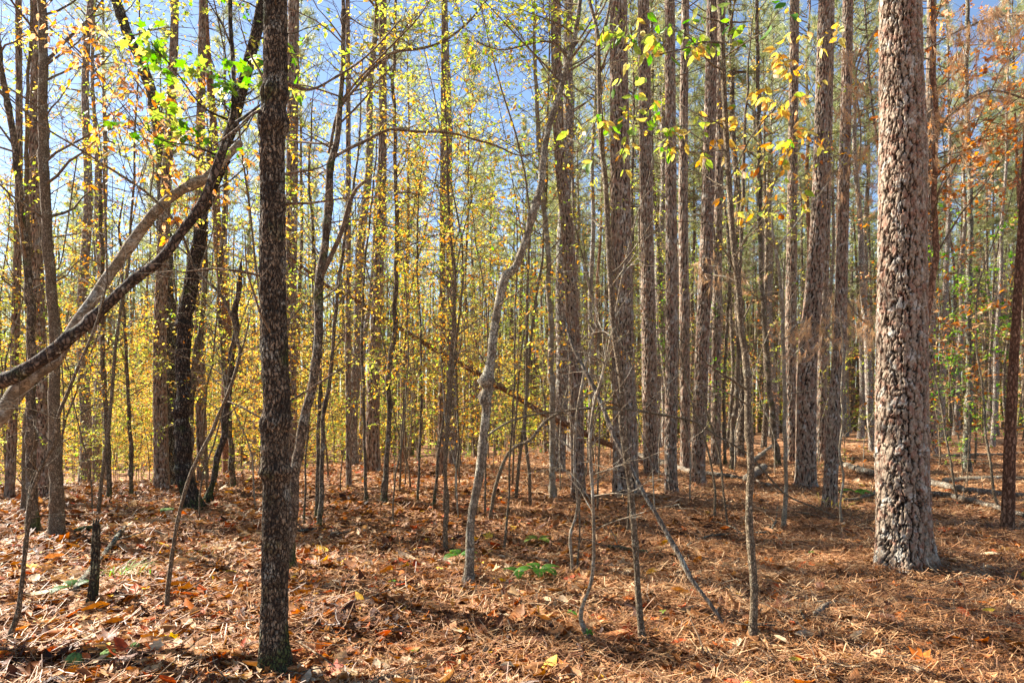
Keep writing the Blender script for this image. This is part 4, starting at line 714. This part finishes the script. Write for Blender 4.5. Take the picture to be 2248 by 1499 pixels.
fern('pale sunlit fern behind the thread thin sapling', 1182, 1200, 4, .2, (.3, .04)); fern('small bluish fern in front of the rotten stump', 160, 1310, 3, .2, (.06, .03)); fern('dark green fern by the branch left of the huge pine', 1880, 1092, 5, .3, (.05, .03))
def grass(label, px, py, n, L, rn=.2, spread=.05, w=.009):
    L *= 1.3; x, Y = gp(px, py); base = np.array([x, Y, float(zt(x, Y))+.02]); b = Buf()
    for k in range(n):
        a = RN.rand()*6.28; p = base+[RN.randn()*spread, RN.randn()*spread, 0]; d = hdir(a, 1.2); P = [p]; l = L*RN.uniform(.5, 1.1)
        for i in range(6): d = norm(d+np.array([cos(a)*.12, sin(a)*.12, -.3])); P.append(P[-1]+d*l/6)
        P = np.array(P); sdv = norm(np.cross(hdir(a, 0), [0, 0, 1.])); ww = w*np.array([.7, 1, 1, .85, .6, .35, .05])[:, None]; V = np.stack([P-sdv*ww/2, P+sdv*ww/2], 1).reshape(-1, 3); i = np.arange(6)[:, None]*2
        b.add(V, i+np.array([[0, 1, 3, 2]]), None, np.clip(rn+.05*RN.randn(), 0, 1))
    o = b.build('grass_tuft', M_LEAF, None, 'rnd', False, base); o.location = base; tag(o, label, 'grass tuft')
grass('bright green grass tuft right of the rotten stump', 275, 1268, 26, .26, .2, .08); grass('thin grass blades left of the paired branch near the bent sapling', 440, 1225, 9, .22, .3, .08, .004); grass('pale spiky grass stems at the foot of the white edged pine', 1842, 1122, 26, .5, .42, .1, .005)
grass('tiny grass sprig behind the rotten stump', 235, 1168, 7, .2, .25, .05, .004)
def seedling(label, px, py, n, size, rn=.12, h=.11):
    x, Y = gp(px, py); base = np.array([x, Y, float(zt(x, Y))+.01]); rt = root('seedling', label, 'seedling', base); s = Buf(); l = Buf(); P = grow(base, (.1, 0, 1), h, 4, .1); tube(s, P, np.linspace(.0025, .0012, 5), 5)
    a = np.arange(n)/n*6.28+RN.rand(); A = np.stack([np.cos(a), np.sin(a), .1+0*a], 1); place(l, OVAL, np.repeat(P[-1:], n, 0)-[0, 0, .01], A, np.array([0, 0, 1.])+.2*RN.randn(n, 3), size, np.clip(rn+.03*RN.randn(n), 0, 1))
    s.build('stem', B_TWIG, rt, 'crack', True, base); l.build('leaves', M_LEAF, rt, 'rnd', False, base)
seedling('two leaved green seedling left of the kinked sapling foot', 1248, 1376, 4, .05); seedling('bluish green seedling between kinked sapling and warty sapling', 1290, 1426, 7, .045, .1); seedling('small pale seedling near the bottom, below the pine cone', 905, 1472, 5, .035, .2)
seedling('small green seedling by itself at centre ground', 862, 1305, 4, .04, .12); seedling('tiny green seedling in the needles right of straight grey sapling', 1777, 1235, 4, .035, .12); seedling('tall thin green shoot right of the warty sapling foot', 1438, 1400, 5, .03, .25, .2)
def blob(name, label, cat, px, py, sx, sz, m):
    x, Y = gp(px, py); base = np.array([x, Y, float(zt(x, Y))+.04]); b = Buf(); n, k = 26, 14; th = np.arange(n)/n*2*pi; ph = np.linspace(.01, pi/2+.3, k)
    T_, P_ = np.meshgrid(th, ph); r = 1+.35*(vnoise(np.cos(T_)*3+9, np.sin(T_)*3*np.sin(P_)+P_*3, px)-.5)+.1*RN.randn(*T_.shape)*.4
    V = np.stack([sx*r*np.sin(P_)*np.cos(T_), sx*.7*r*np.sin(P_)*np.sin(T_), sz*r*np.cos(P_)], -1).reshape(-1, 3); i = np.arange(k-1)[:, None]*n; j = np.arange(n)[None]; q = np.stack([i+j, i+n+j, i+n+(j+1) % n, i+(j+1) % n], -1).reshape(-1, 4)
    b.add(V, q); o = b.build(name, m, None, 'rnd', True); o.location = base; tag(o, label, cat); return o
blob('moss_cushion', 'largest bright green moss cushion among leaves at lower left', 'moss', 243, 1455, .055, .035, M_MOSS); blob('moss_cushion', 'dark moss patch on the left side of the bright cushion', 'moss', 165, 1470, .05, .05, M_MOSS); blob('moss_cushion', 'small green moss patch above the bright cushion', 'moss', 297, 1432, .025, .018, M_MOSS)
blob('moss_cushion', 'flat moss patch in front of the black mossy trunk', 'moss', 368, 1126, .1, .03, M_MOSS)
def cone(label, px, py):
    x, Y = gp(px, py); base = np.array([x, Y, float(zt(x, Y))+.045]); rt = root('pine_cone', label, 'pine cone', base); b = Buf(); ax = norm(np.array([.8, -.3, .15])); u = norm(np.cross(ax, [0, 0, 1.])); v = np.cross(ax, u)
    for i in range(90):
        t = i/90; a = i*2.4; r = .024*math.sin(pi*min(1, t*.85+.14))**.7; c = base+ax*(t-.5)*.075; o = u*cos(a)+v*sin(a); d = norm(o+ax*.5); place(b, [T_oval(.8, .1, -.2)], [c+o*r*.3], [d], [ax], r+.006, .5)
    b.build('scales', M_CONE, rt, 'rnd', False, base); s = Buf(); tube(s, np.array([base-ax*.035, base+ax*.035]), [.009, .005], 8); s.build('core', M_CONE, rt, 'crack', True, base)
cone('dark open pine cone lying among leaves at bottom centre', 1066, 1446); cone('brown pine cone half buried below the first', 1085, 1462) if False else None

LEAVES = [(1745, 1477, .08, 1, 'yellow round leaf lying flat near the bottom right'), (190, 1470, .075, .93, 'vivid orange leaf beside the dark moss patch'), (1007, 1410, .14, .83, 'large pale broken leaf left of the pine cone'), (1108, 1372, .15, .84, 'long pale torn leaf between knobby tree and kinked sapling'),
 (217, 1478, .1, .78, 'upright tan leaf with veins right of the vivid orange leaf'), (905, 1455, .11, .92, 'pointed orange red leaf near bottom left of the cone'), (345, 1445, .13, .8, 'broad tan leaf right of the green moss cushion'), (375, 1360, .1, .15, 'dark purple leaf at foot of the bent sapling'),
 (1445, 1268, .09, .7, 'tan leaf right of the leaning pole middle'), (1620, 1325, .08, .99, 'yellow leaf with brown spots left of straight grey sapling'), (722, 1215, .09, .45, 'brown upright leaf right of the thick trunk'), (1185, 1290, .1, .5, 'brown oval leaf in front of the brightest fern'),
 (1115, 1490, .09, .8, 'pale upright leaf at the bottom edge below the cone'), (1715, 1428, .1, .82, 'curled pale leaf right of the straight grey sapling foot'), (2170, 1365, .08, 1, 'yellow leaf on needles at the right side')]
for px, py, s, r, lab in LEAVES:
    x, Y = gp(px, py); base = np.array([x, Y, float(zt(x, Y))+.075]); b = Buf(); a = RN.rand()*6.28
    place(b, [T_oak(3) if r > .78 and s > .12 else T_litter(int(px))], [[0, 0, 0]], [[cos(a), sin(a)*.5, .15]], [[.1*RN.randn(), -.45, .9]], s, r); o = b.build('fallen_leaf', M_LITTER); o.location = base; tag(o, lab, 'fallen leaf')

# ------------------------------------------------------------------ background pines and understory
LM = [(-400, 'left photo edge'), (30, 'far left slim pine'), (97, 'dark green pine'), (205, 'rotten stump'), (356, 'reddish left pine'), (425, 'black mossy trunk'), (512, 'snapped dead stem'), (604, 'thick dark trunk'), (700, 'paired saplings'), (766, 'slim ridge pine'), (818, 'wide grey pine'), (850, 'dark wavy stem'), (915, 'thin orange stem'),
      (978, 'pale brown sapling'), (1035, 'knobby curved tree'), (1110, 'thread thin sapling'), (1212, 'slim pale tree'), (1271, 'leaning sunlit pine'), (1300, 'kinked sapling'), (1375, 'big ridged pine'), (1431, 'broad mossy pine'), (1474, 'shaggy narrow pine'), (1534, 'mossy footed pine'), (1606, 'dark lichened sapling'), (1650, 'straight grey sapling'),
      (1707, 'dark leaning trunk'), (1740, 'dark grey pine'), (1770, 'buttressed pine'), (1822, 'white edged pine'), (1872, 'small dark stump'), (1980, 'huge pine'), (2044, 'shadowed pine'), (2124, 'pale notched trunk'), (2213, 'reddish slim pine'), (2700, 'right photo edge')]
ORD = ['nearest', 'second nearest', 'third nearest', 'fourth nearest', 'fifth nearest', 'sixth nearest', 'seventh nearest', 'eighth nearest', 'ninth nearest', 'tenth nearest', 'eleventh nearest', 'twelfth nearest', 'thirteenth nearest', 'fourteenth nearest', 'fifteenth nearest', 'sixteenth nearest', 'seventeenth nearest', 'eighteenth nearest', 'nineteenth nearest', 'twentieth nearest', 'twenty first nearest', 'twenty second nearest', 'twenty third nearest', 'twenty fourth nearest', 'twenty fifth nearest']
def spots(n, umin, umax, y0, y1, gap, dens=None, tries=60):
    out = []
    for _ in range(n*tries):
        if len(out) >= n: break
        y = math.sqrt(RN.uniform(y0*y0, y1*y1)); u = RN.uniform(umin, umax); x = u*y
        if dens is not None and RN.rand() > dens(u, y): continue
        if any((x-a)**2+(y-b_)**2 < gap*gap for a, b_ in out) or any((x-a)**2+(y-b_)**2 < (gap*.8)**2 for a, b_ in OCC): continue
        out.append((x, y))
    OCC.extend(out); return out
def seg(px):
    for i in range(len(LM)-1):
        if px < LM[i+1][0]: return i
    return len(LM)-2
def label_set(items, word):
    """items: list of (x, y, payload) -> adds an own label, telling by the landmarks and the distance"""
    by = {}
    for it in items: by.setdefault(seg(1124+F*it[0]/it[1]), []).append(it)
    res = []
    for k, L in by.items():
        L.sort(key=lambda q: q[1])
        for j, it in enumerate(L): res.append((*it, '%s %s between %s and %s' % (ORD[min(j, 24)] if len(L) > 1 else 'only', word, LM[k][1], LM[k+1][1])))
    return res
PSP = spots(150, .08, .8, 17, 62, 1.5)+spots(64, -.78, .1, 15, 58, 1.9)+spots(52, .0, .8, 30, 70, 1.1)
first = True
for x, y, _, lab in label_set([(x, y, 0) for x, y in PSP], 'background pine'):
    i = RN.randint(len(PVAR)); rt, parts, H = PVAR[i]; s = RN.uniform(.85, 1.15); w = s*RN.uniform(.75, 1.15)
    loc = (x, y, float(zt(x, y)))
    if i not in USED:
        USED.add(i); rt.location = loc; rt['label'] = lab; rt['group'] = 'background pines'; rt.rotation_euler = (0, 0, RN.rand()*6)
    else: copy_thing(rt, parts, loc, RN.rand()*6.28, (w, w, s), lab, 'background pines')
# pines beyond the left edge, on the sun's side, and to the right
OUTS = [(-11, 8), (-19, 17), (-17, 8), (-24, 24), (-22, 12), (-31, 27), (-33, 20), (-12, 1), (-26, 29), (14, 4), (17, 10), (22, 16), (11, 7.2)]
for k, (x, y) in enumerate(OUTS):
    rt, parts, H = PVAR[k % 7]; s = RN.uniform(.9, 1.1)
    copy_thing(rt, parts, (x, y, float(zt(x, y))), RN.rand()*6.28, (s, s, s), 'pine standing outside the photo beyond its %s edge' % ('left' if x < 0 else 'right'), 'pines just outside the view')

def under_variant(H, nb, L, mix, size, nl, r0, tmpl=DIAM, t0=.12, m=B_GREY, ntw=6, name='understory_tree', el=(.0, .6)):
    r0 *= .62; P = grow((0, 0, -.1), (RN.randn()*.1, RN.randn()*.1, 1), H, 16, .08, .05); R = np.linspace(r0, .003, 17); tb = Buf(); tube(tb, P, R, 7, True, 0., .04); wb = Buf(); lb = Buf()
    foliate(wb, lb, P, R, t0, 1, nb, L, el=el, ntw=ntw, ltw=.45, nl=nl, size=size, mix=mix, tmpl=tmpl, droop=.15, flat=.75, up=.0)
    rt = root(name, 'x', 'young tree', (0, 0, 0)); return rt, [tb.build('trunk', m, rt, 'crack', True), wb.build('branches', B_TWIG, rt, 'crack', True)]+([lb.build('leaves', M_LEAF, rt)] if lb.n else []), H
UV = [under_variant(6.5, 34, 1.9, YEL, .075, 9, .03), under_variant(5, 30, 1.7, ORA, .075, 9, .025), under_variant(7.5, 34, 1.8, YGR, .07, 8, .035), under_variant(3.4, 24, 1.4, YGR, .06, 7, .016), under_variant(5.5, 30, 1.7, MIXD, .07, 9, .028),
      under_variant(9, 34, 1.6, YGR, .06, 6, .04, t0=.35), under_variant(4.5, 22, 1.4, GRN, .08, 5, .02), under_variant(8, 40, 1.6, YEL, .05, 0, .04, t0=.2), under_variant(2.6, 20, 1.1, MIXD, .06, 8, .011), under_variant(6, 28, 1.5, RUS, .085, 5, .03),
      under_variant(8.5, 36, 1.5, YGR, .06, 8, .03, t0=.3, tmpl=OVAL), under_variant(7, 34, 1.4, MIXD, .055, 7, .024, t0=.3, tmpl=OVAL), under_variant(4.6, 16, .8, YEL, .05, 0, .02, t0=.35, m=B_SMOOTH, ntw=4)]
def dl(u, y): return 1
US = [(x, y, RN.choice([0, 1, 2, 3, 4, 8], p=[.25, .2, .1, .2, .15, .1])) for x, y in spots(66, -.8, -.36, 13.5, 34, .75)]
US += [(x, y, RN.choice([0, 2, 3, 4, 5, 7, 8], p=[.14, .16, .2, .12, .12, .16, .1])) for x, y in spots(74, -.36, .12, 15, 42, .8)]
US += [(x, y, RN.choice([2, 5, 6, 7, 9, 3], p=[.17, .23, .13, .17, .18, .12])) for x, y in spots(60, .1, .8, 15, 50, 1.0)]
US += [(x, y, RN.choice([9, 6])) for x, y in spots(6, .62, .8, 9, 15, 1.2)]
US += [(x, y, RN.choice([5, 10, 10, 11])) for x, y in spots(12, -.36, .14, 8.5, 15, .7)]+[(x, y, RN.choice([5, 10, 11, 2])) for x, y in spots(12, -.8, -.4, 9, 15, .8)]
US += [(x, y, RN.choice([3, 8])) for x, y in spots(26, -.82, -.2, 12.5, 26, .5)]+[(x, y, 12) for x, y in spots(34, -.4, .6, 8.5, 24, .6)]+[(x, y, 3) for x, y in spots(8, -.1, .35, 16, 30, .7)]
US += [(-.1*9.5, 9.5, 5), (-.0*11, 12.5, 5), (.03*9, 10.2, 5), (-.16*12, 13, 2), (.06*12, 13.2, 4), (-.08*14, 14.3, 4)]
WORDS = ['yellow leaved young tree', 'orange leaved young tree', 'tall yellow green young tree', 'short yellow green sapling', 'yellow and orange young tree', 'high crowned yellow green tree', 'green leaved young tree', 'bare branched young tree', 'low gold leaved sapling', 'rust leaved young tree', 'slender yellow green tree', 'slender gold leaved tree', 'thin bare pale sapling']
UU = set()
for v in range(13):
    for x, y, _, lab in label_set([t for t in US if t[2] == v], WORDS[v]):
        rt, parts, H = UV[v]; loc = (x, y, float(zt(x, y))); s = RN.uniform(.8, 1.2)
        if v not in UU: UU.add(v); rt.location = loc; rt['label'] = lab; rt['group'] = 'young trees under the pines'
        else: copy_thing(rt, parts, loc, RN.rand()*6.28, (s, s, s), lab, 'young trees under the pines')
    if v not in UU:
        for p in UV[v][1]: bpy.data.objects.remove(p)
        bpy.data.objects.remove(UV[v][0])

# far woods beyond the counted trees: one mass
def distant():
    b = Buf(); t = Buf(); nbk = Buf()
    n = 2400; u = RN.uniform(-1.1, 1.1, n); y = RN.uniform(46, 120, n); x = u*y; z = zt(x, y); h = RN.uniform(12, 20, n); r = RN.uniform(.07, .16, n); V = []
    for i in range(n):
        tube(t, np.array([[x[i], y[i], z[i]-.2], [x[i]+RN.randn()*.3, y[i], z[i]+h[i]*.5], [x[i]+RN.randn()*.3, y[i], z[i]+h[i]]]), [r[i], r[i]*.8, r[i]*.3], 5, False)
    m = 60000; k = RN.randint(0, n, m); p = np.stack([x[k], y[k], z[k]+h[k]*RN.uniform(.5, 1.05, m)], 1)+RN.randn(m, 3)*[1.3, 1.3, .6]
    place(nbk, [T_tuft(6, .12, .9, 5)], p, RN.randn(m, 3), RN.randn(m, 3), .5, np.clip(.3+.12*RN.randn(m), 0, 1))
    m = 150000; u = RN.uniform(-1.1, 1.1, m); yy = RN.uniform(34, 110, m); xx = u*yy; zz = zt(xx, yy)+RN.gamma(2., 1.4, m); cl = vnoise(xx*.35+50, yy*.35, 77)*.6+.4*vnoise(xx*1.1+50, yy*1.1, 78); kp = cl > .47; mm = kp.sum()
    place(b, DIAM, np.stack([xx, yy, zz], 1)[kp], RN.randn(mm, 3)*[1, 1, .4], RN.randn(mm, 3)*.5+[0, 0, 1], .26, rand_rnd(mm, [(4, .46, .06), (5, .33, .07), (2, .66, .06), (2, .95, .04), (2, .2, .05)]))
    for bb, nm, mt, at, lab in ((t, 'distant_trunks', B_PINEFAR, 'crack', 'far off mass of thin trunks beyond the counted trees'), (nbk, 'distant_pine_foliage', M_NEEDLE, 'rnd', 'far off mass of pale pine foliage'), (b, 'distant_undergrowth', M_LEAF, 'rnd', 'far off mass of yellow and green undergrowth')):
        o = bb.build(nm, mt, None, at); o['kind'] = 'stuff'; o['label'] = lab; o['category'] = 'distant woods'
distant()

# dead pine boughs with hanging tan needles
def bough(label, pts, Y, dy, nt_, rn=.97, n=26, L=.4):
    C = spline(world_path(pts, Y, np.linspace(0, dy, len(pts))), .06); rt = root('dead_pine_bough', label, 'dead bough', C[0, :3]); wb = Buf(); nb = Buf(); tube(wb, C[:, :3], C[:, 3], 5)
    for k in range(n):
        i = RN.randint(2, len(C)); q = grow(C[i-1, :3], RN.randn(3)*[1, 1, .5]+[0, 0, -.1], L*RN.uniform(.4, 1.1), 5, .2, -.05); tube(wb, q, np.linspace(.0035, .0012, 6), 4)
        e = q[[3, 5]][:nt_]; place(nb, TUFTD, e, RN.randn(len(e), 3)*.4+[0, 0, -1], RN.randn(len(e), 3), .16, np.clip(rn+.08*RN.randn(len(e)), 0, 1))
    b0 = C[0, :3]; wb.build('twigs', B_SMOOTH, rt, 'crack', True, b0); nb.build('needles', M_NEEDLE, rt, 'rnd', False, b0)
bough('dead bough with hanging tan needles in front of the buttressed pine', [(1842, 770, 5), (1800, 715, 4), (1775, 705, 4), (1750, 712, 3), (1725, 735, 2)], 9.6, -1.2, 2, n=22, L=.35)
bough('bare grey bough tangle left of the white sunlit sapling', [(1840, 700, 4), (1780, 745, 3), (1730, 790, 2)], 9.6, -1., 1, n=16)
bough('dead needle bough at top right nearest the photo edge', [(2262, 30, 6), (2180, 40, 5), (2100, 70, 4), (2030, 110, 3)], 7.5, .8, 2, n=60, L=.6)
bough('dead needle bough hanging right of the huge pine at upper height', [(2262, 220, 5), (2170, 200, 4), (2090, 250, 3), (2040, 330, 2)], 8.5, .3, 2, n=60, L=.6)
bough('dead needle bough left of the huge pine near the top', [(1925, 60, 5), (1880, 160, 4), (1890, 300, 3), (1880, 420, 2)], 8.6, .8, 2, n=50, L=.5)
bough('faded bough drooping between white edged pine and huge pine', [(1850, 640, 5), (1880, 690, 4), (1910, 720, 3), (1925, 760, 2)], 9.9, .4, 2, n=34, L=.35)
bough('dead bough beside the mossy footed pine halfway up', [(1545, 560, 5), (1560, 600, 4), (1600, 610, 3), (1650, 640, 2)], 12.8, -1, 2, n=26, L=.4)
